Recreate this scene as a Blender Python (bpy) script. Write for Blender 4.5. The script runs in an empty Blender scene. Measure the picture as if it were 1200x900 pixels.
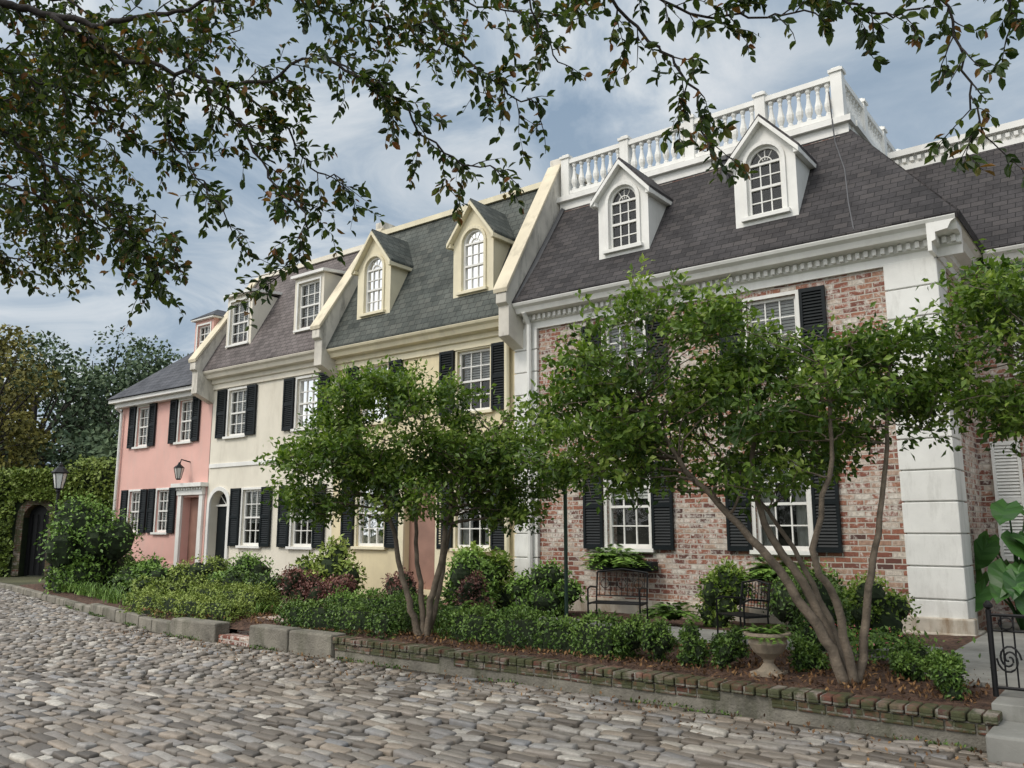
import bpy, math, random
import numpy as np
from mathutils import Vector, Matrix
from mathutils.geometry import tessellate_polygon
random.seed(7); rng=np.random.default_rng(7)
sc=bpy.context.scene
A0=math.radians(37.7)
Rv=np.array([math.cos(A0),math.sin(A0),0.]); Fv=np.array([-math.sin(A0),math.cos(A0),0.])
UP=np.array([0,0,1.])
# ------------------------------------------------------------------ materials
def newmat(name):
    m=bpy.data.materials.new(name); m.use_nodes=True
    nt=m.node_tree; nt.nodes.clear()
    o=nt.nodes.new("ShaderNodeOutputMaterial"); b=nt.nodes.new("ShaderNodeBsdfPrincipled")
    nt.links.new(b.outputs[0],o.inputs[0])
    return m,nt,b,o
def N(nt,t,**kw):
    n=nt.nodes.new(t)
    for k,v in kw.items(): setattr(n,k,v)
    return n
def noise(nt,co,scale,detail=4,rough=.6):
    n=N(nt,"ShaderNodeTexNoise"); n.inputs["Scale"].default_value=scale; n.inputs["Detail"].default_value=detail; n.inputs["Roughness"].default_value=rough
    if co is not None: nt.links.new(co,n.inputs["Vector"])
    return n
def ramp(nt,fac,stops,interp='LINEAR'):
    r=N(nt,"ShaderNodeValToRGB"); cr=r.color_ramp; cr.interpolation=interp
    while len(cr.elements)<len(stops): cr.elements.new(.5)
    for e,(p,c) in zip(cr.elements,stops):
        e.position=p; e.color=(c[0],c[1],c[2],1) if not isinstance(c,(int,float)) else (c,c,c,1)
    nt.links.new(fac,r.inputs[0]); return r
def mix(nt,fac,a,b,mode='MIX'):
    m=N(nt,"ShaderNodeMix",data_type='RGBA',blend_type=mode)
    if isinstance(fac,(int,float)): m.inputs[0].default_value=fac
    else: nt.links.new(fac,m.inputs[0])
    for i,s in ((6,a),(7,b)):
        if isinstance(s,tuple): m.inputs[i].default_value=(s[0],s[1],s[2],1)
        else: nt.links.new(s,m.inputs[i])
    return m.outputs[2]
def bump(nt,b,h,strength,dist=.01,prev=None):
    n=N(nt,"ShaderNodeBump"); n.inputs["Strength"].default_value=strength; n.inputs["Distance"].default_value=dist
    nt.links.new(h,n.inputs["Height"])
    if prev is not None: nt.links.new(prev,n.inputs["Normal"])
    nt.links.new(n.outputs[0],b.inputs["Normal"]); return n.outputs[0]
def pm(name,c,rough=.6,var=.25,vs=1.5,bs=60,bst=.25,bd=.004,stain=None,stainamt=.5,metal=0,c2=None,spec=.5):
    m,nt,b,o=newmat(name); tc=N(nt,"ShaderNodeTexCoord").outputs["Object"]
    n=noise(nt,tc,vs); d=tuple(x*(1-var) for x in c); l=c2 or tuple(min(1,x*(1+var*.5)) for x in c)
    col=ramp(nt,n.outputs[0],[(.3,d),(.7,l)]).outputs[0]
    if stain:
        mp=N(nt,"ShaderNodeMapping"); mp.inputs["Scale"].default_value=(2.2,2.2,.55); nt.links.new(tc,mp.inputs[0])
        s=noise(nt,mp.outputs[0],1.6,6,.72); f=ramp(nt,s.outputs[0],[(.5,0.),(.72,stainamt)])
        col=mix(nt,f.outputs[0],col,stain)
    nt.links.new(col,b.inputs["Base Color"]); b.inputs["Roughness"].default_value=rough; b.inputs["Metallic"].default_value=metal; b.inputs["Specular IOR Level"].default_value=spec
    if bst>0:
        bn=noise(nt,tc,bs,2); bump(nt,b,bn.outputs[0],bst,bd)
    return m
def wallcoord(nt,sx=1.,sz=1.):
    tc=N(nt,"ShaderNodeTexCoord")
    s=N(nt,"ShaderNodeSeparateXYZ"); nt.links.new(tc.outputs["Object"],s.inputs[0])
    sn=N(nt,"ShaderNodeSeparateXYZ"); nt.links.new(tc.outputs["Normal"],sn.inputs[0])
    ab=N(nt,"ShaderNodeMath",operation='ABSOLUTE'); nt.links.new(sn.outputs[0],ab.inputs[0])
    gt=N(nt,"ShaderNodeMath",operation='GREATER_THAN'); nt.links.new(ab.outputs[0],gt.inputs[0]); gt.inputs[1].default_value=.6
    mx=N(nt,"ShaderNodeMix",data_type='FLOAT'); nt.links.new(gt.outputs[0],mx.inputs[0]); nt.links.new(s.outputs[0],mx.inputs[2]); nt.links.new(s.outputs[1],mx.inputs[3])
    cx=N(nt,"ShaderNodeCombineXYZ"); nt.links.new(mx.outputs[0],cx.inputs[0])
    mz=N(nt,"ShaderNodeMath",operation='MULTIPLY'); mz.inputs[1].default_value=sz; nt.links.new(s.outputs[2],mz.inputs[0]); nt.links.new(mz.outputs[0],cx.inputs[1])
    return tc.outputs["Object"],cx.outputs[0]
def bricktex(nt,co,w,h,mortar,offset=.5):
    b=N(nt,"ShaderNodeTexBrick"); b.offset=offset
    b.inputs["Scale"].default_value=1; b.inputs["Brick Width"].default_value=w; b.inputs["Row Height"].default_value=h
    b.inputs["Mortar Size"].default_value=mortar; b.inputs["Mortar Smooth"].default_value=.3; b.inputs["Bias"].default_value=0
    b.inputs["Color1"].default_value=(0,0,0,1); b.inputs["Color2"].default_value=(1,1,1,1); b.inputs["Mortar"].default_value=(.5,.5,.5,1)
    nt.links.new(co,b.inputs["Vector"]); return b
def brickmat(name,white=.35,moss=False):
    m,nt,b,o=newmat(name); oc,co=wallcoord(nt)
    wn=noise(nt,oc,9,2); wv=N(nt,"ShaderNodeVectorMath",operation='SCALE'); nt.links.new(wn.outputs["Color"],wv.inputs[0]); wv.inputs["Scale"].default_value=.018
    ad=N(nt,"ShaderNodeVectorMath",operation='ADD'); nt.links.new(co,ad.inputs[0]); nt.links.new(wv.outputs[0],ad.inputs[1])
    bt=bricktex(nt,ad.outputs[0],.215,.077,.010)
    k=.5 if moss else 1
    st=[(0,(.08,.038,.033)),(.2,(.22,.075,.05)),(.48,(.34,.13,.08)),(.7,(.38,.19,.12)),(.82,(.44,.30,.22)),(1,(.66,.60,.52))]
    col=ramp(nt,bt.outputs["Color"],[(p,tuple(x*k for x in c)) for p,c in st]).outputs[0]
    n1=noise(nt,oc,26,5,.7); col=mix(nt,ramp(nt,n1.outputs[0],[(.42,0.),(.7,.65)]).outputs[0],col,(.10,.055,.045))
    n2=noise(nt,oc,1.1,6,.75); n3=noise(nt,oc,14,4,.7)
    ml=N(nt,"ShaderNodeMath",operation='ADD'); nt.links.new(n2.outputs[0],ml.inputs[0]); nt.links.new(n3.outputs[0],ml.inputs[1])
    mm=N(nt,"ShaderNodeMapRange"); nt.links.new(ml.outputs[0],mm.inputs[0]); mm.inputs[1].default_value=.985; mm.inputs[2].default_value=1.17; mm.inputs[3].default_value=0; mm.inputs[4].default_value=white
    col=mix(nt,mm.outputs[0],col,(.70,.66,.60))
    col=mix(nt,bt.outputs["Fac"],col,(.50*k,.45*k,.39*k))
    if moss:
        n4=noise(nt,oc,7,5,.7); col=mix(nt,ramp(nt,n4.outputs[0],[(.40,0.),(.55,.9)]).outputs[0],col,(.055,.065,.022))
    nt.links.new(col,b.inputs["Base Color"]); b.inputs["Roughness"].default_value=.88
    inv=N(nt,"ShaderNodeMath",operation='SUBTRACT'); inv.inputs[0].default_value=1; nt.links.new(bt.outputs["Fac"],inv.inputs[1])
    p=bump(nt,b,inv.outputs[0],.9,.014); bump(nt,b,n1.outputs[0],.6,.01,p)
    return m
def slatemat(name,c1,c2,c3,w=.2,h=.16,sz=1.2):
    m,nt,b,o=newmat(name); oc,co=wallcoord(nt,1,sz)
    bt=bricktex(nt,co,w,h,.006); col=ramp(nt,bt.outputs["Color"],[(0,c1),(.5,c2),(1,c3)]).outputs[0]
    n=noise(nt,oc,1.4,6,.75); col=mix(nt,ramp(nt,n.outputs[0],[(.4,0.),(.7,.7)]).outputs[0],col,tuple(x*2.0+.014 for x in c2))
    n2=noise(nt,oc,60,2); col=mix(nt,ramp(nt,n2.outputs[0],[(.4,0.),(.7,.45)]).outputs[0],col,c1)
    sp=N(nt,"ShaderNodeSeparateXYZ"); nt.links.new(co,sp.inputs[0])
    md=N(nt,"ShaderNodeMath",operation='FRACT'); dv=N(nt,"ShaderNodeMath",operation='DIVIDE'); dv.inputs[1].default_value=h; nt.links.new(sp.outputs[1],dv.inputs[0]); nt.links.new(dv.outputs[0],md.inputs[0])
    col=mix(nt,bt.outputs["Fac"],col,tuple(x*.3 for x in c1))
    nt.links.new(col,b.inputs["Base Color"]); b.inputs["Roughness"].default_value=.8; b.inputs["Specular IOR Level"].default_value=.3
    inv=N(nt,"ShaderNodeMath",operation='SUBTRACT'); inv.inputs[0].default_value=1; nt.links.new(md.outputs[0],inv.inputs[1])
    p=bump(nt,b,inv.outputs[0],.8,.018); bump(nt,b,n2.outputs[0],.3,.004,p)
    return m
def leafmat(name,stops,rough=.42,trans=.3):
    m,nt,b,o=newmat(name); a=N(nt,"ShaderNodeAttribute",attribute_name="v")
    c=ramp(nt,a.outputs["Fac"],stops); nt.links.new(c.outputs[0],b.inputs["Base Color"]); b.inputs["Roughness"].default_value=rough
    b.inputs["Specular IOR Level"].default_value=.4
    if trans>0:
        t=N(nt,"ShaderNodeBsdfTranslucent"); tcx=mix(nt,1.,c.outputs[0],(1.25,1.4,.6),'MULTIPLY'); nt.links.new(tcx,t.inputs[0])
        ms=N(nt,"ShaderNodeMixShader"); ms.inputs[0].default_value=trans; nt.links.new(b.outputs[0],ms.inputs[1]); nt.links.new(t.outputs[0],ms.inputs[2]); nt.links.new(ms.outputs[0],o.inputs[0])
    return m
def attrmat(name,stops,rough=.7,var=.5,ns=25,bst=.5):
    m,nt,b,o=newmat(name); a=N(nt,"ShaderNodeAttribute",attribute_name="v"); tc=N(nt,"ShaderNodeTexCoord").outputs["Object"]
    c=ramp(nt,a.outputs["Fac"],stops).outputs[0]; n=noise(nt,tc,ns,5,.7); n2=noise(nt,tc,.6,4,.7)
    c=mix(nt,ramp(nt,n.outputs[0],[(.38,0.),(.72,var)]).outputs[0],c,(.12,.10,.08))
    c=mix(nt,ramp(nt,n2.outputs[0],[(.42,0.),(.65,.45)]).outputs[0],c,(.20,.155,.11))
    nt.links.new(c,b.inputs["Base Color"]); b.inputs["Roughness"].default_value=rough; bump(nt,b,n.outputs[0],bst,.008); return m
M={}
M['white']=pm("white_paint",(.80,.79,.75),.5,.1,2,stain=(.45,.43,.38),stainamt=.3)
M['quoin']=pm("white_masonry_paint",(.76,.755,.72),.6,.12,2,stain=(.33,.32,.28),stainamt=.5,bst=.4)
M['cream']=pm("cream_stucco",(.74,.64,.42),.75,.12,1.2,stain=(.48,.40,.27),stainamt=.4,bst=.4)
M['creamtrim']=pm("cream_trim",(.76,.69,.50),.6,.1,2,stain=(.4,.36,.27),stainamt=.35)
M['creamw']=pm("offwhite_stucco",(.76,.71,.60),.8,.12,1.,stain=(.50,.45,.36),stainamt=.4,bst=.4)
M['parapet']=pm("weathered_parapet",(.70,.66,.58),.85,.25,1.4,stain=(.14,.13,.11),stainamt=.9,bst=.5)
M['cap']=pm("parapet_cap",(.72,.64,.48),.8,.15,1.4,stain=(.3,.27,.2),stainamt=.6,bst=.5)
M['pink']=pm("pink_stucco",(.74,.44,.38),.8,.12,1.,stain=(.60,.43,.38),stainamt=.5,bst=.4)
M['shutter']=pm("black_green_shutter",(.007,.011,.013),.5,.3,4,bst=0,spec=.22)
M['iron']=pm("black_iron",(.01,.01,.011),.45,.3,8,bst=.2,spec=.3)
M['green']=pm("green_post",(.02,.05,.035),.45,.3,8,bst=.1)
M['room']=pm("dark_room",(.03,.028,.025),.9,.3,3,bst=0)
M['blind']=pm("window_blind",(.66,.65,.61),.7,.1,3,bst=0)
M['brick']=brickmat("old_whitewashed_brick",.85)
M['brickmoss']=brickmat("mossy_brick",.2,True)
M['slate_b']=slatemat("charcoal_shingle",(.022,.020,.021),(.040,.036,.037),(.07,.062,.06),.2,.115)
M['slate_c']=slatemat("green_grey_slate",(.036,.042,.038),(.065,.072,.064),(.105,.108,.094),.18,.15)
M['slate_w']=slatemat("brown_grey_shingle",(.075,.064,.062),(.115,.098,.094),(.15,.128,.125),.2,.115)
M['slate_p']=slatemat("dark_slate",(.04,.042,.05),(.065,.068,.078),(.09,.09,.10),.2,.14)
M['stucco_base']=pm("stained_plinth",(.55,.5,.42),.85,.3,2,stain=(.22,.14,.07),stainamt=.9,bst=.6)
M['concrete']=pm("weathered_concrete",(.24,.22,.18),.9,.45,2.5,stain=(.06,.065,.032),stainamt=.95,bst=.9,bs=35,bd=.014)
M['slab']=pm("grey_slab",(.27,.265,.24),.85,.3,2,stain=(.12,.12,.1),stainamt=.6,bst=.5)
M['bark']=pm("bark",(.17,.135,.10),.9,.5,9,bs=45,bst=.9,bd=.01)
M['barkdark']=pm("dark_bark",(.045,.037,.032),.9,.4,9,bs=45,bst=.9,bd=.01)
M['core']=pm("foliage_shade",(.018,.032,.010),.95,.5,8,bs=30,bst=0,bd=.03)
M['door']=pm("door_paint",(.30,.17,.13),.5,.2,3)
M['urn']=pm("stone_urn",(.33,.27,.20),.85,.3,6,stain=(.12,.11,.08),stainamt=.7,bst=.6)
M['terracotta']=pm("terracotta",(.38,.16,.09),.85,.3,6,bst=.4)
M['signw']=pm("sign_white",(.75,.75,.73),.5,.08,4)
M['signr']=pm("sign_red",(.5,.05,.04),.5,.1,4)
M['metal']=pm("lead_flashing",(.08,.08,.085),.5,.2,5)
g,nt,b,o=newmat("window_glass"); nt.nodes.remove(b)
tr=N(nt,"ShaderNodeBsdfTransparent"); gl=N(nt,"ShaderNodeBsdfGlossy"); gl.inputs["Roughness"].default_value=.03; tr.inputs[0].default_value=(.85,.88,.88,1)
fr=N(nt,"ShaderNodeFresnel"); fr.inputs[0].default_value=1.6; ms=N(nt,"ShaderNodeMixShader"); nt.links.new(fr.outputs[0],ms.inputs[0]); nt.links.new(tr.outputs[0],ms.inputs[1]); nt.links.new(gl.outputs[0],ms.inputs[2]); nt.links.new(ms.outputs[0],o.inputs[0])
tn=noise(nt,N(nt,"ShaderNodeTexCoord").outputs["Object"],5,1); bp=N(nt,"ShaderNodeBump"); bp.inputs["Strength"].default_value=.25; bp.inputs["Distance"].default_value=.01; nt.links.new(tn.outputs[0],bp.inputs["Height"]); nt.links.new(bp.outputs[0],gl.inputs["Normal"])
M['glass']=g
M['lf_tree']=leafmat("tree_leaves",[(0,(.03,.065,.010)),(.3,(.08,.145,.02)),(.6,(.15,.235,.035)),(.85,(.25,.34,.065)),(1,(.36,.44,.12))],.42,.3)
M['lf_over']=leafmat("canopy_leaves",[(0,(.018,.035,.010)),(.5,(.05,.085,.018)),(.84,(.12,.16,.035)),(.94,(.18,.10,.03)),(1,(.24,.09,.03))],.45,.35)
M['lf_overfar']=leafmat("canopy_leaves_far",[(0,(.03,.045,.012)),(.5,(.08,.11,.025)),(.84,(.16,.18,.045)),(.94,(.22,.13,.04)),(1,(.27,.12,.04))],.5,.4)
M['lf_box']=leafmat("boxwood_leaves",[(0,(.022,.05,.008)),(.5,(.065,.13,.02)),(1,(.17,.27,.05))],.45,0)
M['lf_lime']=leafmat("lime_leaves",[(0,(.07,.11,.015)),(.5,(.18,.25,.04)),(1,(.33,.40,.09))],.5,0)
M['lf_red']=leafmat("burgundy_leaves",[(0,(.05,.02,.018)),(.5,(.15,.06,.05)),(1,(.28,.13,.10))],.5,0)
M['lf_fern']=leafmat("fern_leaves",[(0,(.045,.095,.012)),(.5,(.11,.21,.03)),(1,(.22,.36,.065))],.5,0)
M['lf_ivy']=leafmat("ivy_leaves",[(0,(.055,.085,.012)),(.5,(.13,.19,.03)),(1,(.23,.29,.06))],.5,0)
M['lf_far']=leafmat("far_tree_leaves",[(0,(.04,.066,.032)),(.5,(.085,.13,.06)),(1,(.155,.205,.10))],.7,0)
M['lf_farY']=leafmat("autumn_tree_leaves",[(0,(.08,.08,.016)),(.5,(.20,.18,.035)),(1,(.30,.25,.06))],.7,0)
M['lf_ear']=leafmat("elephant_ear_leaf",[(0,(.03,.09,.022)),(1,(.08,.20,.045))],.4,.25)
M['litter']=leafmat("leaf_litter",[(0,(.05,.025,.012)),(.5,(.14,.07,.03)),(1,(.3,.17,.07))],.8,0)
M['flower']=leafmat("flowers",[(0,(.6,.05,.04)),(1,(.7,.3,.3))],.6,0)
M['stone']=attrmat("street_stones",[(0,(.08,.07,.06)),(.18,(.16,.14,.12)),(.42,(.28,.255,.225)),(.6,(.36,.295,.23)),(.75,(.25,.25,.255)),(.9,(.42,.39,.35)),(1,(.58,.54,.47))],.56)
M['mortar']=pm("street_bedding",(.065,.054,.04),.95,.4,8,stain=(.045,.055,.022),stainamt=.6,bs=50,bst=1,bd=.01)
M['ground']=pm("ground_dirt_grass",(.09,.09,.045),.95,.5,.6,bs=20,bst=1,bd=.03)
M['mulch']=pm("mulch",(.085,.042,.028),.95,.6,14,bs=40,bst=1,bd=.04,c2=(.15,.085,.055))
# ------------------------------------------------------------------ builders
def link(ob,parent=None):
    sc.collection.objects.link(ob)
    if parent is not None: ob.parent=parent
    return ob
def empty(name,loc=(0,0,0),rz=0,s=1.):
    e=bpy.data.objects.new(name,None); e.location=loc; e.rotation_euler=(0,0,rz); e.scale=(s,s,s); e.empty_display_size=.3; return link(e)
class MB:
    def __init__(s): s.v=[]; s.f=[]
    def add(s,vs,fs):
        n=len(s.v); s.v+= [tuple(map(float,p)) for p in vs]; s.f+=[tuple(i+n for i in f) for f in fs]
    def hexa(s,p):
        s.add(p,[(0,3,2,1),(4,5,6,7),(0,1,5,4),(1,2,6,5),(2,3,7,6),(3,0,4,7)])
    def box(s,x0,x1,y0,y1,z0,z1):
        s.hexa([(x0,y0,z0),(x1,y0,z0),(x1,y1,z0),(x0,y1,z0),(x0,y0,z1),(x1,y0,z1),(x1,y1,z1),(x0,y1,z1)])
    def prismx(s,poly,x0,x1):
        n=len(poly); s.add([(x0,a,b) for a,b in poly]+[(x1,a,b) for a,b in poly],[tuple(range(n))[::-1],tuple(range(n,2*n))]+[(i,(i+1)%n,n+(i+1)%n,n+i) for i in range(n)])
    def prismy(s,poly,y0,y1):
        n=len(poly); s.add([(a,y0,b) for a,b in poly]+[(a,y1,b) for a,b in poly],[tuple(range(n)),tuple(range(n,2*n))[::-1]]+[((i+1)%n,i,n+i,n+(i+1)%n) for i in range(n)])
    def prismz(s,poly,z0,z1):
        n=len(poly); s.add([(a,b,z0) for a,b in poly]+[(a,b,z1) for a,b in poly],[tuple(range(n))[::-1],tuple(range(n,2*n))]+[(i,(i+1)%n,n+(i+1)%n,n+i) for i in range(n)])
    def quad(s,a,b,c,d): s.add([a,b,c,d],[(0,1,2,3)])
    def lathe(s,prof,cx,cy,n=10):
        vs=[];fs=[]
        for r,z in prof:
            for i in range(n): a=2*math.pi*i/n; vs.append((cx+r*math.cos(a),cy+r*math.sin(a),z))
        for j in range(len(prof)-1):
            for i in range(n): fs.append((j*n+i,j*n+(i+1)%n,(j+1)*n+(i+1)%n,(j+1)*n+i))
        fs.append(tuple(range(n))[::-1]); fs.append(tuple(range((len(prof)-1)*n,len(prof)*n)))
        s.add(vs,fs)
    def tube(s,pts,rad,n=6):
        pts=[np.array(p,float) for p in pts]; k=len(pts)
        if isinstance(rad,(int,float)): rad=[rad]*k
        vs=[];fs=[];ref=np.array([.31,.17,.93])
        for i in range(k):
            t=pts[min(i+1,k-1)]-pts[max(i-1,0)]; t=t/(np.linalg.norm(t)+1e-9)
            if abs(t@ref)>.95: rr=np.array([1.,0,0])
            else: rr=ref
            u=np.cross(t,rr); u/=np.linalg.norm(u); w=np.cross(t,u)
            for j in range(n):
                a=2*math.pi*j/n; vs.append(pts[i]+rad[i]*(math.cos(a)*u+math.sin(a)*w))
        for i in range(k-1):
            for j in range(n): fs.append((i*n+j,i*n+(j+1)%n,(i+1)*n+(j+1)%n,(i+1)*n+j))
        fs.append(tuple(range(n))[::-1]); fs.append(tuple(range((k-1)*n,k*n)))
        s.add(vs,fs)
    def obj(s,name,mat,parent=None,smooth=False,bevel=0,fix=True):
        if not s.v: return None
        me=bpy.data.meshes.new(name); me.from_pydata(s.v,[],s.f); me.materials.append(mat)
        if fix:
            import bmesh
            bm=bmesh.new(); bm.from_mesh(me); bmesh.ops.recalc_face_normals(bm,faces=bm.faces); bm.to_mesh(me); bm.free()
        if smooth: me.polygons.foreach_set('use_smooth',[True]*len(me.polygons))
        ob=bpy.data.objects.new(name,me); link(ob,parent)
        if bevel:
            md=ob.modifiers.new("bev","BEVEL"); md.width=bevel; md.segments=2; md.limit_method='ANGLE'
        return ob
def npobj(name,V,Fc,mat,parent=None,val=None,smooth=False):
    me=bpy.data.meshes.new(name); me.from_pydata(V.tolist(),[],Fc.tolist() if isinstance(Fc,np.ndarray) else Fc); me.materials.append(mat)
    if val is not None:
        at=me.attributes.new('v','FLOAT','FACE'); at.data.foreach_set('value',np.asarray(val,dtype=np.float32))
    if smooth: me.polygons.foreach_set('use_smooth',[True]*len(me.polygons))
    return link(bpy.data.objects.new(name,me),parent)
def nrmz(a): return a/(np.linalg.norm(a,axis=1,keepdims=True)+1e-9)
def leaves(name,pos,out,L,mat,parent=None,val=None,wr=.5,jit=.8,droop=.3,upb=.5,six=False,ax=None):
    n=len(pos); nr=nrmz(out*.8+UP*upb+rng.normal(size=(n,3))*jit)
    if ax is None: ax=rng.normal(size=(n,3))+out*.6-UP*droop
    ax=nrmz(ax); nr=nrmz(nr-ax*np.sum(ax*nr,1,keepdims=True)); sd=np.cross(nr,ax)
    Ls=(L*rng.uniform(.65,1.25,n))[:,None]; w=Ls*wr*.5; fo=nr*w*.35
    if val is None: val=rng.uniform(0,1,n)
    if six:
        V=np.stack([pos,pos+ax*Ls*.3+sd*w*.85+fo,pos+ax*Ls*.68+sd*w*.8+fo,pos+ax*Ls-nr*Ls*.1,pos+ax*Ls*.68-sd*w*.8+fo,pos+ax*Ls*.3-sd*w*.85+fo],1).reshape(-1,3)
        b=np.arange(n)[:,None]*6; Fc=np.concatenate([b+np.array([0,1,2,3]),b+np.array([0,3,4,5])],1).reshape(-1,4)
    else:
        V=np.stack([pos,pos+ax*Ls*.45+sd*w+fo,pos+ax*Ls,pos+ax*Ls*.45-sd*w+fo],1).reshape(-1,3)
        b=np.arange(n)[:,None]*4; Fc=np.concatenate([b+np.array([0,1,2]),b+np.array([0,2,3])],1).reshape(-1,3)
    return npobj(name,V,Fc,mat,parent,np.repeat(np.clip(val,0,1),2))
def RF(r,f,z,o=(0,0)): p=Rv*r+Fv*f; return np.array([p[0]+o[0],p[1]+o[1],z])
def smoothpath(pts,k=5,jit=0.):
    P=[np.array(p,float) for p in pts]; P=[2*P[0]-P[1]]+P+[2*P[-1]-P[-2]]; out=[]
    for i in range(1,len(P)-2):
        for j in range(k):
            t=j/k; a,b,c,d=P[i-1:i+3]
            q=.5*((2*b)+(-a+c)*t+(2*a-5*b+4*c-d)*t*t+(-a+3*b-3*c+d)*t**3)
            if jit and (i>1 or j>0): q=q+rng.normal(size=3)*jit
            out.append(q)
    out.append(P[-2]); return out
# ------------------------------------------------------------------ houses
class House:
    def __init__(s,name):
        s.e=empty(name); s.b={}
    def __getitem__(s,k):
        if k not in s.b: s.b[k]=MB()
        return s.b[k]
    def finish(s,mats):
        for k,b in s.b.items():
            mt,bv=mats[k]; b.obj(k,M[mt],s.e,bevel=bv)
def wall_front(b,x0,x1,z0,z1,ops,y=12.,dep=.3):
    xs=sorted({x0,x1}|{v for o in ops for v in (o[0],o[1])}); zs=sorted({z0,z1}|{v for o in ops for v in (o[2],o[3])})
    for i in range(len(xs)-1):
        for j in range(len(zs)-1):
            cx=(xs[i]+xs[i+1])/2; cz=(zs[j]+zs[j+1])/2
            if any(o[0]<cx<o[1] and o[2]<cz<o[3] for o in ops): continue
            b.quad((xs[i],y,zs[j]),(xs[i+1],y,zs[j]),(xs[i+1],y,zs[j+1]),(xs[i],y,zs[j+1]))
    for a,c,d,e in ops:
        b.quad((a,y,d),(a,y,e),(a,y+dep,e),(a,y+dep,d)); b.quad((c,y,d),(c,y+dep,d),(c,y+dep,e),(c,y,e))
        b.quad((a,y,e),(c,y,e),(c,y+dep,e),(a,y+dep,e)); b.quad((a,y,d),(a,y+dep,d),(c,y+dep,d),(c,y,d))
def shutter(b,x0,x1,z0,z1,y=12.):
    w=.045; yb=y-.02; yf=y-.065
    b.box(x0,x0+w,yf,yb,z0,z1); b.box(x1-w,x1,yf,yb,z0,z1)
    m=(z0+z1)/2
    for za,zb in ((z0,z0+.07),(m-.035,m+.035),(z1-.06,z1)): b.box(x0+w,x1-w,yf+.003,yb,za,zb)
    b.box(x0+w,x1-w,yb-.008,yb-.003,z0+.07,z1-.06)
    for za,zb in ((z0+.07,m-.035),(m+.035,z1-.06)):
        n=max(3,int((zb-za)/.045))
        for i in range(n):
            z=za+(i+.5)*(zb-za)/n
            b.hexa([(x0+w,yf+.006,z-.018),(x1-w,yf+.006,z-.018),(x1-w,yf+.012,z-.021),(x0+w,yf+.012,z-.021),(x0+w,yf+.026,z+.018),(x1-w,yf+.026,z+.018),(x1-w,yf+.032,z+.015),(x0+w,yf+.032,z+.015)])
def slats(b,x0,x1,y,zt,zb):
    z=zt
    while z>zb:
        b.hexa([(x0,y,z-.02),(x1,y,z-.02),(x1,y+.003,z-.022),(x0,y+.003,z-.022),(x0,y+.015,z+.016),(x1,y+.015,z+.016),(x1,y+.018,z+.014),(x0,y+.018,z+.014)]); z-=.05
def sash(H,x0,x1,z0,z1,y,cols,rows,blind,deep=.3,full=True):
    t=H['window_frames']; fw=.045; f0=y+.05;f1=y+.12
    t.box(x0,x0+fw,f0,f1,z0,z1); t.box(x1-fw,x1,f0,f1,z0,z1); t.box(x0+fw,x1-fw,f0,f1,z0,z0+.06); t.box(x0+fw,x1-fw,f0,f1,z1-fw,z1)
    zm=(z0+z1)/2; t.box(x0+fw,x1-fw,f0-.003,f1-.003,zm-.02,zm+.02)
    for i in range(1,cols):
        x=x0+fw+(x1-x0-2*fw)*i/cols; t.box(x-.01,x+.01,f0+.015,f1-.03,z0+.06,zm-.02); t.box(x-.01,x+.01,f0+.015,f1-.03,zm+.02,z1-fw)
    for a,c in ((z0+.06,zm-.02),(zm+.02,z1-fw)):
        for j in range(1,rows):
            z=a+(c-a)*j/rows; t.box(x0+fw,x1-fw,f0+.018,f1-.033,z-.01,z+.01)
    H['glass'].quad((x0+fw,y+.088,z0+.05),(x1-fw,y+.088,z0+.05),(x1-fw,y+.088,z1-fw),(x0+fw,y+.088,z1-fw))
    if blind>0: slats(H['blinds'],x0+.05,x1-.05,y+.15,z1-.06,z1-(z1-z0)*blind)
    elif blind<0:
        w=(x1-x0)*.28
        for sx,xa in ((1,x0+.03),(-1,x1-.03)):
            k=7
            for i in range(k):
                a=xa+sx*w*i/k; c=xa+sx*w*(i+1)/k; ya=y+.17+(.02 if i%2 else 0); yc=y+.17+(0 if i%2 else .02)
                H['blinds'].quad((a,ya,z0),(c,yc,z0),(c,yc,z1),(a,ya,z1))
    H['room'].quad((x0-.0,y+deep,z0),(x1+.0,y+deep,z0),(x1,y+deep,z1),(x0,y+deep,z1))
def window(H,ops,xc,z0,z1,w=.8,cols=3,rows=2,blind=.0,sh=.37,y=12.,casing=True):
    x0=xc-w/2;x1=xc+w/2; ops.append((x0,x1,z0,z1)); sash(H,x0,x1,z0,z1,y,cols,rows,blind)
    t=H['trim']; c=.055
    t.box(x0-c,x0,y-.018,y+.01,z0,z1+c); t.box(x1,x1+c,y-.018,y+.01,z0,z1+c); t.box(x0,x1,y-.018,y+.01,z1,z1+c)
    t.box(x0-.09,x1+.09,y-.075,y+.02,z0-.06,z0-.002)
    if sh: 
        shutter(H['shutters'],x0-c-sh-.01,x0-c-.01,z0-.02,z1+c-.01,y); shutter(H['shutters'],x1+c+.01,x1+c+sh+.01,z0-.02,z1+c-.01,y)
def arcpts(xc,r,zs,n=12): return [(xc+r*math.cos(math.pi*(1-i/n)),zs+r*math.sin(math.pi*(1-i/n))) for i in range(n+1)]
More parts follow.
